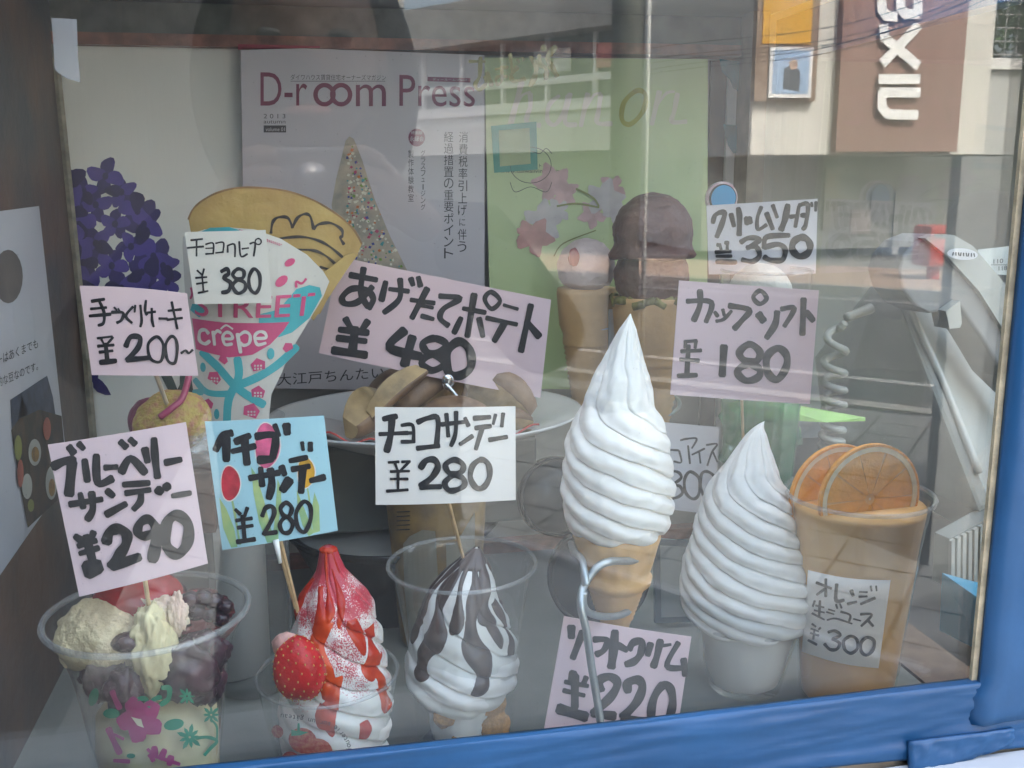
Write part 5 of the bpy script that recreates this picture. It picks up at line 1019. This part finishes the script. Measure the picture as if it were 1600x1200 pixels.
# blue round badge thing
c = atY(1128, 310, .84); t = thing('round_badge', 'round sky blue badge with a pink and white rim above the price card', 'badge', c)
bm = bmesh.new(); r = 26*mpp(c)
for nm, m, rr, yy in (('badge_rim', mat('pink_white_rim', (.66, .42, .50), .4, scale=200, col2=(.75, .72, .70)), 1, 0), ('badge_line', INK, .86, -.0022), ('badge_face', mat('bright_blue_face', (.05, .35, .62), .4, .05), .80, -.0026)):
    bm = bmesh.new(); A = []
    for y_, r_ in ((c.y+.003, r*rr), (c.y+yy, r*rr), (c.y+yy-.0012, r*rr*.97)): A.append([bm.verts.new((c.x+r_*math.cos(k*.1309), y_, c.z+r_*math.sin(k*.1309))) for k in range(48)])
    for a, b in zip(A, A[1:]):
        for k in range(48): bm.faces.new((a[k], a[(k+1) % 48], b[(k+1) % 48], b[k]))
    bm.faces.new(A[0][::-1]); bm.faces.new(A[-1]); bmesh.ops.recalc_face_normals(bm, faces=bm.faces[:]); from_bm(nm, bm, m, t)
# small dark sheet with text right behind the cone
S = Plane(1045, 910, .74, tilt=5)
t = thing('framed_note', 'small slate framed note standing between cone and soft ice cup', 'note', S(1050, 975)); sheet('frame', S, [(1022, 842), (1090, 846), (1090, 972), (1024, 974)], mat('slate_frame', (.05, .085, .11), .4), t, thick=.004)
sheet('note', S, [(1031, 852), (1090, 855), (1090, 962), (1033, 964)], mat('grey_note', (.22, .25, .25), .4), t, h=.001)
# ================================================================ telephone beyond the side glass
PH = mat('phone_beige', (.30, .305, .27), .45, .04, 20); PD = mat('phone_grey', (.16, .165, .16), .5, .06, 20)
t = thing('telephone', 'beige push button telephone with coiled cord behind the side glass', 'telephone', atY(1450, 900, .95))
bm = bmesh.new(); hull(bm, [q(1383, 418, .98), q(1392, 411, .98), q(1545, 780, .86), q(1530, 800, .86), q(1500, 411, 1.2), q(1700, 780, 1.08), q(1272, 560, 1.25), q(1290, 700, 1.15), q(1560, 860, 1.0)]); bevel(bm, .004)
from_bm('phone_body', bm, [PH], t)
bm = bmesh.new(); tube(bm, [q(1388, 416, .975), q(1420, 480, .95), q(1470, 590, .92), q(1530, 740, .87)], .0042, 10, 4); from_bm('panel_edge', bm, mat('phone_edge', (.36, .36, .32), .4), t, True)
bm = bmesh.new()
hs_ = [(1405, 425), (1412, 400), (1432, 378), (1460, 367), (1490, 368), (1520, 385), (1575, 450), (1620, 520), (1620, 640), (1570, 590), (1535, 530), (1500, 480), (1478, 486), (1455, 490), (1430, 478), (1412, 455)]
SH = Plane(1480, 430, .90, yaw=-12)
hnd = slab('handset', SH, hs_, PD, t, .045, 60)
bv = hnd.modifiers.new('bevel', 'BEVEL'); bv.width = .0035; bv.segments = 3; bv.limit_method = 'ANGLE'
slab('handset_back', Plane(1500, 430, .897, yaw=-12), [(1445, 372), (1462, 366), (1490, 367), (1520, 384), (1575, 449), (1620, 519), (1620, 600), (1590, 550), (1530, 455), (1480, 400)], PH, t, .01, 60)
flat('oval_sticker', Plane(1500, 400, .885, yaw=-12), [oval(1504, 397, 24, 9, 24, .08)], mat('sticker_white', (.5, .5, .5), .5), t, h=0)
ink('sticker_marks', Plane(1500, 400, .885, yaw=-12), [(1.6, [(1489+k*4, 394+k*.25), (1489+k*4+(k % 3-1), 399+k*.25)]) for k in range(9)], INK, t, h=.0005)['kind'] = 'stuff'
slab('cradle_hook', Plane(1490, 490, .89, yaw=-12), [(1478, 486), (1500, 470), (1503, 505), (1500, 512), (1484, 514)], PH, t, .02, 60)
bm = bmesh.new(); tube(bm, [q(1360, 482, .96), q(1345, 488, .955), q(1322, 496, .95)], lambda t_: lerp(.006, .0045, t_), 12, 4); from_bm('cord_plug', bm, PH, t, True)
pts = []; ctr = [(1316, 505), (1306, 540), (1303, 580), (1303, 620), (1302, 660), (1298, 700), (1296, 720)]
C3 = catmull([q(x, y, .945) for x, y in ctr], 40)
for i, p in enumerate(C3):
    v = i/(len(C3)-1); a = 2*math.pi*(3.0*v+7.5*v*v); r = .0105 if v > .05 else .003
    pts.append(p+V((r*math.cos(a), r*math.sin(a), 0)))
bm = bmesh.new(); tube(bm, catmull(pts, 2), .0042, 8); from_bm('coiled_cord', bm, PH, t, True)
# price label strip, blue box, ribbed speaker beyond the side glass
S = Plane(1570, 410, 1.1, yaw=-30); t = thing('number_strip', 'white strip with numbers 110 and 118 beside the telephone', 'label strip', S(1560, 430)); sheet('strip', S, [(1528, 390), (1640, 378), (1640, 432), (1530, 428)], mat('strip_white', (.42, .44, .40), .5), t)
letters('number_lettering', S, '110', [(1552, 405), (1567, 404), (1567, 411), (1552, 412)], INK, t); letters('number_lettering', S, '118', [(1560, 416), (1573, 415), (1573, 422), (1560, 423)], INK, t)
flat('number_rule', S, [rect(1548, 413.4, 1580, 414.2)], INK, t)
a_, b_ = q(1466, 893, .74), q(1560, 1010, .74)
t = thing('blue_box', 'teal blue box on the wooden sill outside the side glass', 'box', (a_.x+.04, .74, b_.z))
bm = bmesh.new(); hull(bm, [q(1472, 895, .745), q(1548, 948, .70), q(1536, 1020, .70), q(1468, 985, .745), q(1600, 930, .8), q(1590, 1010, .8)]); from_bm('box_body', bm, mat('teal_blue_card', (.03, .24, .38), .5, .1, 10), t)
t = thing('ribbed_vent', 'pale ribbed plastic vent standing behind the blue box', 'vent', q(1520, 900, .86))
SV = Plane(1515, 860, .84, yaw=-10)
slab('vent_back', Plane(1515, 860, .845, yaw=-10), [(1484, 842), (1560, 800), (1560, 925), (1480, 918)], mat('vent_grey', (.20, .21, .19), .5), t, .02, 60)
for k in range(8):
    x = 1487+k*9; slab('slat', SV, [(x, 846-k*4.5), (x+5.5, 843-k*4.5), (x+4.5, 917), (x-1, 917)], PH, t, .004, 60)
bm = bmesh.new()
for k in range(4): tube(bm, [q(1484+k*13, 915, .83), q(1487+k*13, 935, .83), q(1498+k*13, 950, .83), q(1512+k*13, 958, .83)], .003, 8, 5)
from_bm('curved_ribs', bm, PH, t, True)
# ================================================================ shop around the case, and the street the glass mirrors
SW_ = mat('shop_wall_plaster', (.42, .40, .36), .8, .08, 3)
sh = thing('shop_building', 'plastered shop building around the taped display window', 'building', (0, 1.5, 0))
box('front_wall', (-2.6, .4325, 0), (XL-.021, .55, 1.74), SW_, sh); box('front_wall', (.50, .4325, 0), (.60, .55, 1.74), SW_, sh); box('front_wall', (2.6, .4325, 0), (5.0, .55, 1.74), SW_, sh)
box('front_wall', (.601, .4325, 0), (2.599, .55, .80), SW_, sh)
box('front_wall', (XL-.02, .4325, 0), (.4995, .55, FZ-.021), SW_, sh); box('front_wall', (-2.6, 1.10, 1.75), (5.0, 1.2, 3.2999), SW_, sh)
box('glass_pane', (.601, .49, .801), (2.599, .494, 1.74), clear('side_glass', .03), sh)  # unseen window added to bring daylight to the telephone
box('side_wall', (-2.6, .5502, 0), (-2.45, 6, 3.4), SW_, sh); box('side_wall', (4.85, .5502, 0), (5, 6, 3.4), SW_, sh)
box('back_wall', (-2.4498, 2.2, 0), (4.8498, 2.35, 3.4), mat('grey_inner_wall', (.25, .26, .24), .8, .1, 3), sh)
box('added_shade_storey', (-2.6, 2.0, 3.4), (5.0, 6.0, 5.2), SW_, sh)  # unseen storey, added to cast shade over the near pavement
box('roof', (-2.7, 1.10, 3.3), (5.1, 6.1, 3.3999), mat('roof_grey', (.25, .25, .24), .8), sh)
box('inner_floor', (-2.4498, .5502, -.01), (4.8498, 2.1998, .004), mat('inner_floor', (.12, .11, .10), .6), sh)
box('inner_counter', (.50, .56, .80), (1.9, 1.5, 1.02), mat('dark_counter', (.07, .065, .06), .5, .1, 8), sh)
wg = thing('added_dark_wall', 'added dark boarded wall keeping reflections off the left of the glass', 'wall', (-.75, -2, 0))  # invented wall, kept dark so the left glass mirrors nothing bright
for k in range(52): box('board', (-.78, .28-.16*(k+1)+.004, 0), (-.74+.002*(k % 3), .28-.16*k, 2.9), mat('added_wall_board', (.014, .013, .012), .7, .25, 12), wg)
# ground
struct(box('ground', (-200, -220, -.30), (200, 60, -.155), mat('ground', (.16, .155, .14), .9, .1, .5)))
def vz(x, y, z=0): return mir(atZ(x, y, z))
k1, k2 = vz(1290, 628), vz(1520, 655)          # kerb of the near pavement
kd = (k2-k1).normalized(); kn = V((-kd.y, kd.x, 0)); kn = kn if kn.y < 0 else -kn      # away from the shop
def strip(name, c0, w0, w1, z0, z1, m, L=120, parent=None):
    bm = bmesh.new(); a, b = c0-kd*L, c0+kd*L; P = [a+kn*w0, b+kn*w0, b+kn*w1, a+kn*w1]
    lo = [bm.verts.new((p.x, p.y, z0)) for p in P]; hi = [bm.verts.new((p.x, p.y, z1)) for p in P]; bm.faces.new(lo); bm.faces.new(hi[::-1])
    for i in range(4): bm.faces.new((lo[i], hi[i], hi[(i+1) % 4], lo[(i+1) % 4]))
    bmesh.ops.recalc_face_normals(bm, faces=bm.faces[:]); return from_bm(name, bm, m, parent)
def dist(x, y, z=0): return (vz(x, y, z)-k1).dot(kn)
dfar = dist(1400, 452)
struct(strip('road', k1, .16, dfar, -.15, -.12, mat('asphalt', (.055, .057, .058), .9, .2, 6, bump=.4, bscale=60)))
struct(strip('road_marking', k1, dist(1400, 596, -.11)-.06, dist(1400, 596, -.11)+.07, -.119, -.114, mat('road_paint', (.20, .20, .20), .8)))
struct(strip('road_marking', k1, dfar-.55, dfar-.42, -.119, -.114, mat('road_paint', (0, 0, 0))))
struct(strip('kerb', k1, 0, .159, -.15, .004, mat('kerb_stone', (.20, .20, .19), .8, .1, 4)))
struct(strip('kerb', k1, dfar+.001, dfar+.16, -.15, .004, mat('kerb_stone', (0, 0, 0))))
struct(strip('far_pavement', k1, dfar+.161, dfar+3.2, -.15, 0, mat('far_paving', (.30, .22, .17), .9, .15, 3)))
struct(strip('near_pavement', k1, -9, -.001, -.154, -.008, mat('paving_joint', (.045, .045, .045), .9)))
# paving tiles with open joints, laid askew
j1 = (vz(1500, 846)-vz(1400, 830)).normalized(); j2 = V((-j1.y, j1.x, 0)); org = vz(1400, 830); bm = bmesh.new(); T = .30
for i in range(-16, 17):
    for j in range(-13, 14):
        c = org+j1*(i*T+(T/2 if j % 2 else 0)*0)+j2*(j*T); 
        if c.y > .36 or (c-k1).dot(kn) > -.22 or abs(c.x) > 4.2: continue
        h = -.0035+.0025*random.random()
        P = [c+j1*(sx*(T/2-.007))+j2*(sy*(T/2-.007)) for sx, sy in ((-1, -1), (1, -1), (1, 1), (-1, 1))]
        lo = [bm.verts.new((p.x, p.y, -.008)) for p in P]; hi = [bm.verts.new((p.x, p.y, h)) for p in P]; bm.faces.new(hi)
        for a in range(4): bm.faces.new((lo[a], lo[(a+1) % 4], hi[(a+1) % 4], hi[a]))
bmesh.ops.recalc_face_normals(bm, faces=bm.faces[:])
pt_ = from_bm('paving_tiles', bm, mat('paving_tile', (.15, .155, .155), .8, scale=1.2, col2=(.115, .12, .12), bump=.3, bscale=60)); pt_['kind'] = 'stuff'
# facade with the vertical camera shop sign
YF = 17.; yr = 2*GY-YF
def vb(x0, y0, x1, y1, Y): a, b = atY(x0, y0, Y), atY(x1, y1, Y); return a.x, b.x, b.z, a.z
fa = thing('camera_shop', 'white camera shop across the street with brown vertical sign', 'building', (7, yr, 0))
fw = mat('white_facade', (.62, .61, .56), .8, .05, 1.5)
x0, x1, z0, z1 = vb(1190, -200, 1500, 241, YF)
box('upper_wall', (x0, yr-6, z0), (x1+.5, yr, 11), fw, fa)
box('ground_wall', (x0, yr-7.5, 0), (30, yr-2.2, z0-.001), mat('recess_wall', (.50, .51, .49), .8, .08, 2), fa)
xa, xb, za, zb = vb(1328, -300, 1486, 237, YF); box('sign_panel', (xa, yr+.001, za), (xb, yr+.18, 8.5), mat('brown_sign', (.26, .155, .125), .6, .06, 3), fa)
sgn = mat('sign_white', (.85, .86, .85), .5)
def mtext(nm, P_, w_, par, cnt=[0]):   # sign strokes standing on the panel; given in photo px of their mirror image
    for st in P_:
        for a, b in zip(st, st[1:]):
            cnt[0] += 1; yo = .004*cnt[0]
            A_, B_ = atY(a[0], a[1], YF-.2), atY(b[0], b[1], YF-.2); d = (B_-A_); L_ = d.length; d.normalize(); u = V((d.z, 0, -d.x)); bm = bmesh.new()
            vs_ = []
            for s_ in (-1, 1):
                for e in (0, 1):
                    for y_ in (0, .04): p = A_+d*(e*L_+(w_*.2 if e else -w_*.2))+u*s_*w_/2; vs_.append(V((p.x, yr+.185+y_+yo, p.z)))
            hull(bm, vs_); from_bm(nm, bm, sgn, par)
mtext('sign_stroke', [[(1377, -30), (1377, 16), (1384, 25), (1398, 26)], [(1405, -30), (1406, 14), (1414, 23), (1432, 22), (1432, 4)], [(1378, 42), (1380, 60), (1431, 102)], [(1431, 42), (1378, 98)], [(1373, 124), (1432, 124)], [(1432, 145), (1375, 145), (1375, 168), (1384, 179), (1428, 180)]], .17, fa)
# framed poster board of the facade
xa, xb, za, zb = vb(1211, -200, 1294, 155, YF-.6); fp_ = thing('poster_board', 'brown framed poster board mounted on the camera shop wall', 'poster board', (xa, yr, za))
box('board', (xa, yr+.001, za), (xb, yr+.15, 7.5), mat('board_brown', (.24, .17, .12), .6), fp_)
xa, xb, za, zb = vb(1220, -200, 1286, 64, YF-.6); box('orange_panel', (xa, yr+.151, za), (xb, yr+.17, 7.3), mat('orange_panel', (.60, .32, .02), .5, .08), fp_)
xa, xb, za, zb = vb(1221, 68, 1285, 150, YF-.6); box('frame', (xa, yr+.151, za), (xb, yr+.19, zb), mat('frame_white', (.75, .75, .75), .4), fp_)
xa, xb, za, zb = vb(1226, 73, 1280, 144, YF-.6); box('photo', (xa, yr+.1905, za), (xb, yr+.195, zb), mat('photo_blue', (.30, .42, .60), .4, .1, 1), fp_)
for nm, pts_, m in (('photo_figure', [(1240, 135), (1242, 105), (1250, 98), (1258, 97), (1268, 108), (1266, 140)], mat('photo_dark', (.08, .09, .11), .5)), ('photo_head', oval(1257, 96, 7, 9, 12), mat('photo_skin', (.40, .28, .22), .5))):
    bm = bmesh.new(); F_ = [bm.verts.new((atY(x, y, YF-.6).x, yr+.198+(.002 if nm == 'photo_head' else 0), atY(x, y, YF-.6).z)) for x, y in pts_]; bm.faces.new(F_); from_bm(nm, bm, m, fp_)
# garage bay things
for i, (x_, y_, x2, y2, c) in enumerate(((1340, 328, 1368, 366, (.7, .62, .6)), (1372, 300, 1398, 345, (.42, .42, .46)), (1300, 262, 1316, 358, (.6, .58, .5)), (1410, 300, 1412, 410, (.5, .5, .48)))):
    xa, xb, za, zb = vb(x_, y_, x2, y2, YF+1.9); pp = box(('notice', 'notice', 'pillar', 'post')[i], (xa, yr-2.19+.005*i, za), (xb, yr-2.12, zb), mat('bay_tone_%s' % 'abcd'[i], c, .7)); pp.parent = fa; pp.matrix_parent_inverse = Matrix.Translation(-fa.location)
# right hand neighbour: low wall beam with fence and a tree over it
nb = thing('neighbour_wall', 'low pale wall with a white coping beside the camera shop', 'wall', (16, yr-1, 0))
xa, xb, za, zb = vb(1500, 108, 1900, 240, YF+.3); box('wall_face', (x1+.501, yr-.9, z0), (28, yr-.3, zb), mat('pale_grey_wall', (.42, .43, .42), .8, .05, 1), nb); box('coping', (x1+.501, yr-.95, zb+.001), (28, yr-.2, zb+.2), mat('coping_white', (.68, .68, .66), .7), nb)
bm = bmesh.new()
for k in range(36): tube(bm, [(x1+.6+k*.25, yr-.5, zb+.2), (x1+.6+k*.25, yr-.5, zb+1.3)], .012, 5)
for k in range(5): tube(bm, [(x1+.6, yr-.5, zb+.3+k*.24), (x1+9.4, yr-.5, zb+.3+k*.24)], .012, 5)
from_bm('wire_fence', bm, mat('fence_wire', (.25, .25, .25), .6), nb)
tr = thing('street_tree', 'dark green broadleaf tree behind the low pale wall', 'tree', (17, yr-5, 0))
bm = bmesh.new(); tube(bm, [(17.2, yr-5, -.1), (17.3, yr-5, 2), (17.0, yr-5, 4)], lambda t_: .18-.1*t_, 8, 3)
for a in range(6): tube(bm, [(17.15, yr-5, 2.5+a*.2), (17.15+math.cos(a*1.1)*1.2, yr-5+math.sin(a*1.1)*1.2, 3.6+a*.25)], lambda t_: .07-.05*t_, 6)
from_bm('trunk', bm, mat('bark', (.07, .05, .04), .9, .3, 10), tr, True)
rr = random.Random(5); vs_, fs_ = [], []
for k in range(3600):
    a, b, r = rr.random()*6.28, rr.uniform(-.9, 1.2), rr.random()**.4*1.9; c = V((17.1+r*math.cos(a)*math.cos(b), yr-5+r*math.sin(a)*math.cos(b), 4.3+r*math.sin(b)*1.1)); 
    if nz3(c, 1.1) < -.15: continue
    u = V((rr.uniform(-1, 1), rr.uniform(-1, 1), rr.uniform(-1, 1))).normalized()*.11; v_ = u.orthogonal().normalized()*.06; n_ = len(vs_); vs_ += [c-u, c+v_, c+u, c-v_]; fs_.append((n_, n_+1, n_+2, n_+3))
mesh('crown', vs_, fs_, mat('foliage', (.05, .09, .03), .7, .5, 1.5), tr)
# corner building with the long window band
B0, BL, BR = mir(atY(1012, 283, 24)), mir(atY(560, 283, 33)), mir(atY(1192, 283, 30))
def zat(y, Y): return atY(1012, y, Y).z
bb = thing('corner_building', 'pale two storey corner building with long window bands', 'building', (B0.x, B0.y, 0))
def wallseg(nm, A_, B_, za, zb, m, out=0., th=.4, par=None):
    d = (B_-A_); d.z = 0; d.normalize(); n_ = V((-d.y, d.x, 0)); n_ = n_ if n_.y > 0 else -n_; bm = bmesh.new(); P_ = [A_+n_*out, B_+n_*out, B_+n_*(out-th), A_+n_*(out-th)]
    lo = [bm.verts.new((p.x, p.y, za)) for p in P_]; hi = [bm.verts.new((p.x, p.y, zb)) for p in P_]; bm.faces.new(lo); bm.faces.new(hi[::-1])
    for i in range(4): bm.faces.new((lo[i], hi[i], hi[(i+1) % 4], lo[(i+1) % 4]))
    bmesh.ops.recalc_face_normals(bm, faces=bm.faces[:]); return from_bm(nm, bm, m, par or bb)
ew = mat('pale_render', (.58, .58, .55), .8, .05, 1); gw = mat('building_window', (.10, .11, .12), .15, spec=.8); fr = mat('white_window_frame', (.75, .75, .74), .5); ev = mat('grey_eave', (.30, .30, .29), .7)
zT, zL, zS, zM, zB, zG = (zat(y, 24) for y in (-40, 38, 118, 160, 232, 300))
for A_, B_ in ((B0, BL), (B0, BR)):
    wallseg('wall', A_, B_, zB, zM, ew); wallseg('eave', A_, B_, zL, zT, ev, .7, 1.1); wallseg('window_glazing', A_, B_, zM+.001, zL-.001, gw, -.1, .3)
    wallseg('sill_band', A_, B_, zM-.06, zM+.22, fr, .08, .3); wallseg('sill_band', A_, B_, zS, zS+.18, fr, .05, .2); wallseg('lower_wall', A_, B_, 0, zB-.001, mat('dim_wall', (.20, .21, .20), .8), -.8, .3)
    L_ = (B_-A_).length; n_ = int(L_/1.6)
    for k in range(n_+1):
        a = A_.lerp(B_, k/n_*.995+.002); b = A_.lerp(B_, k/n_*.995+.002+.10/L_); wallseg('mullion', a, b, zM+.22, zL-.002, fr, .04, .12)
for k, (u0, c) in enumerate(((.22, (.7, .7, .68)), (.28, (.66, .7, .72)), (.10, (.6, .2, .2)))):
    a, b = B0.lerp(BL, u0), B0.lerp(BL, u0+.05); wallseg('window_poster', a, b, zS+.3, zL-.3, mat('window_poster_%s' % 'abc'[k], c, .6), .03, .05)
# street furniture
def pole(label, px, Y, r, m, z1=9, cat='pole', name='utility_pole'):
    c = mir(atY(px, 283, Y)); tt = thing(name, label, cat, (c.x, c.y, 0)); bm = bmesh.new(); tube(bm, [(c.x, c.y, -.15), (c.x, c.y, z1)], r, 14); from_bm('shaft', bm, m, tt, True)
    bm = bmesh.new(); tube(bm, [(c.x, c.y, .0), (c.x, c.y, .06)], r*1.5, 14); from_bm('foot', bm, m, tt, True); return tt
PC = mat('concrete_pole', (.16, .17, .15), .8, .1, 6); PW2 = mat('white_pole', (.36, .37, .36), .5)
pole('thick grey concrete utility pole near the kerb', 977, 6.0, .095, PC); pole('thin white metal post beside the concrete pole', 1009, 5.6, .014, PW2, 3.4, 'post', 'thin_post')
pole('grey concrete pole farther along the street', 597, 10, .19, PC); pole('slim white street post by the far pole', 632, 9, .04, PW2, 6, 'post', 'thin_post')
pole('slim grey post rising at the far left', 556, 26, .07, PC, 8, 'post', 'thin_post')
c = vz(1459, 436); mb = thing('post_box', 'red post box on a post across the street', 'post box', (c.x, c.y, 0)); Y_ = 2*GY-c.y
xa, xb, za, zb = vb(1443, 352, 1479, 415, Y_); bm = bmesh.new(); bx(bm, (xa, c.y-.25, za), (xb, c.y+.2, zb)); bevel(bm, .05); from_bm('box_body', bm, mat('post_red', (.36, .04, .035), .4), mb)
bm = bmesh.new(); tube(bm, [((xa+xb)/2, c.y, 0), ((xa+xb)/2, c.y, za)], .09, 10); from_bm('post', bm, mat('post_red', (0, 0, 0)), mb)
bm = bmesh.new(); bx(bm, (xa+.05, c.y+.201, zb-.16), (xb-.05, c.y+.22, zb-.12)); from_bm('slot', bm, INK, mb)
xa, xb, za, zb = vb(1497, 338, 1511, 412, Y_); bn = thing('banner', 'narrow white and red banner flag beside the post box', 'banner', (xa, c.y, 0)); box('cloth', (xa, c.y, za), (xb, c.y+.02, zb), mat('banner_white', (.75, .7, .72), .7, scale=3, col2=(.6, .15, .15)), bn); box('pole', (xb+.001, c.y, 0), (xb+.03, c.y+.03, zb+.1), PW2, bn)
# big grey shutter post at the right of the shop front, seen in the glass
xp = mir(atY(1500, 300, 3.2)); gp_ = thing('grey_pillar', 'plain grey rendered pillar at the right of the pavement', 'pillar', (xp.x+.6, xp.y, 0)); box('shaft', (xp.x, xp.y-.06, -.15), (xp.x+1.3, xp.y, 1.52), mat('grey_render', (.30, .31, .31), .8, .06, 3), gp_)
for k, (ya, yb_) in enumerate(((85, 12), (78, 2), (100, 20), (92, 8), (60, -20))):
    a, b = mir(atY(1150, ya, 13)), mir(atY(1620, yb_-60, 12)); bm = bmesh.new(); tube(bm, [a.lerp(b, t_/12)-V((0, 0, .25*math.sin(math.pi*t_/12))) for t_ in range(-4, 14)], .006, 5)
    tag(from_bm('overhead_cable', bm, mat('black_cable', (.02, .02, .02), .6)), ['second highest thin black cable above the street', 'third highest thin black cable above the street', 'lowest thin black cable above the street', 'second lowest thin black cable above the street', 'topmost thin black cable above the street'][k], 'cable', 'overhead cables crossing the street')
# ================================================================ the photographer, seen only as a dim mirror image
pn = thing('person', 'person in a dark jacket holding a small camera up to the face', 'person', (0.0, -.34, 0))
def skin(nm, chain_sets, m, sub=2):
    vs_, es_, rs_ = [], [], []
    for ch in chain_sets:
        for k, (p, r) in enumerate(ch):
            idx = None
            for i_, v_ in enumerate(vs_):
                if (v_-V(p)).length < 1e-4: idx = i_; break
            if idx is None: vs_.append(V(p)); rs_.append(r); idx = len(vs_)-1
            if k: es_.append((last, idx))
            last = idx
    me = bpy.data.meshes.new(nm); me.from_pydata([tuple(v) for v in vs_], es_, []); o = link(nm, me, m, pn); md = o.modifiers.new('skin', 'SKIN'); me.skin_vertices
    for i_, r in enumerate(rs_):
        rr_ = r if isinstance(r, tuple) else (r, r); me.skin_vertices[0].data[i_].radius = rr_
    me.skin_vertices[0].data[0].use_root = True; s_ = o.modifiers.new('subdivision', 'SUBSURF'); s_.levels = sub; s_.render_levels = sub; return o
y0 = -.28; JK = mat('dark_jacket', (.030, .032, .04), .85, .15, 20); SKN = mat('skin', (.20, .12, .085), .5, .06, 20)
px0 = .02
pel = (px0, y0, .92)
skin('jacket_and_trousers', [
 [(pel, (.15, .11)), ((px0, y0, 1.08), (.14, .10)), ((px0, y0, 1.25), (.16, .11)), ((px0, y0, 1.38), (.13, .085)), ((px0, y0, 1.44), (.06, .06))],
 [((px0, y0, 1.38), .09), ((px0+.16, y0, 1.375), .060), ((px0+.23, y0+.08, 1.27), .050), ((px0+.18, y0+.17, 1.34), .038), ((px0+.09, y0+.235, 1.40), .028)],
 [((px0, y0, 1.38), .09), ((px0-.16, y0, 1.375), .060), ((px0-.25, y0+.08, 1.27), .050), ((px0-.20, y0+.17, 1.34), .038), ((px0-.11, y0+.235, 1.40), .028)],
 [(pel, .11), ((px0+.09, y0, .84), .088), ((px0+.10, y0+.02, .48), .060), ((px0+.10, y0, .10), .042), ((px0+.11, y0+.14, .04), .038)],
 [(pel, .11), ((px0-.09, y0, .84), .088), ((px0-.10, y0+.02, .48), .060), ((px0-.10, y0, .10), .042), ((px0-.11, y0+.14, .04), .038)]], JK)
bm = bmesh.new(); ball(bm, (px0-.02, y0+.04, 1.575), 1, 4, (.075, .095, .115), lambda d: (1-.14*max(0, -d.z)*(1-max(0, d.y)))*(1+.05*max(0, d.y)*math.exp(-(d.x/.2)**2-((d.z+.1)/.18)**2)*3)); tube(bm, [(px0-.015, y0+.01, 1.42), (px0-.02, y0+.03, 1.50)], .052, 14)
for s_ in (-1, 1): ball(bm, (px0-.02+s_*.076, y0+.035, 1.575), .02, 2, (.4, .8, 1.4))
from_bm('head', bm, SKN, pn, True)
bm = bmesh.new(); ball(bm, (px0-.02, y0+.012, 1.545), 1, 4, (.118, .100, .160), lambda d: 1 if d.y < .35 or d.z > .55 else .74); from_bm('hair', bm, mat('black_hair', (.015, .013, .012), .5, .3, 60), pn, True)
for s_ in (-1, 1):
    bm = bmesh.new(); ball(bm, (px0-.02+s_*.032, y0+.128, 1.583), .011, 2, (1.2, .4, .7)); from_bm('eye', bm, mat('dark_eye', (.05, .04, .04), .2), pn, True)
bm = bmesh.new(); ball(bm, (px0-.02, y0+.128, 1.515), .018, 2, (1.3, .35, .35)); from_bm('mouth', bm, mat('lip', (.35, .12, .10), .5), pn, True)
for s_ in (-1, 1):
    w_ = V((px0-.01+s_*.10, y0+.235, 1.40)); tgt = V((s_*.058, -.045, 1.445))
    ch_ = [[(tuple(w_), .020), (tuple(w_.lerp(tgt, .55)), (.026, .018)), (tuple(tgt), (.028, .015))]]
    for f_ in range(4):
        b0_ = tgt+V((-s_*.002, .004, .024-.016*f_)); L_ = (.030, .034, .032, .024)[f_]
        ch_.append([(tuple(tgt), .014), (tuple(b0_), .0085), (tuple(b0_+V((-s_*L_*.5, .016, .004))), .008), (tuple(b0_+V((-s_*L_*1.0, .018, .002))), .007)])
    ch_.append([(tuple(tgt), .014), (tuple(tgt+V((-s_*.012, -.016, -.018))), .010), (tuple(tgt+V((-s_*.036, -.020, -.020))), .008)])
    skin('hand', ch_, SKN, 2)
cm_ = thing('compact_camera', 'small silver compact camera held in both hands', 'camera', (0, -.04, 1.42)); box('camera_body', (-.048, -.055, 1.422), (.048, -.032, 1.478), mat('silver_camera', (.35, .35, .36), .3, metal=.6), cm_, .003)
bm = bmesh.new(); tube(bm, [(0, -.032, 1.45), (0, -.022, 1.45)], .016, 20); from_bm('lens_ring', bm, mat('silver_camera', (0, 0, 0)), cm_, True)
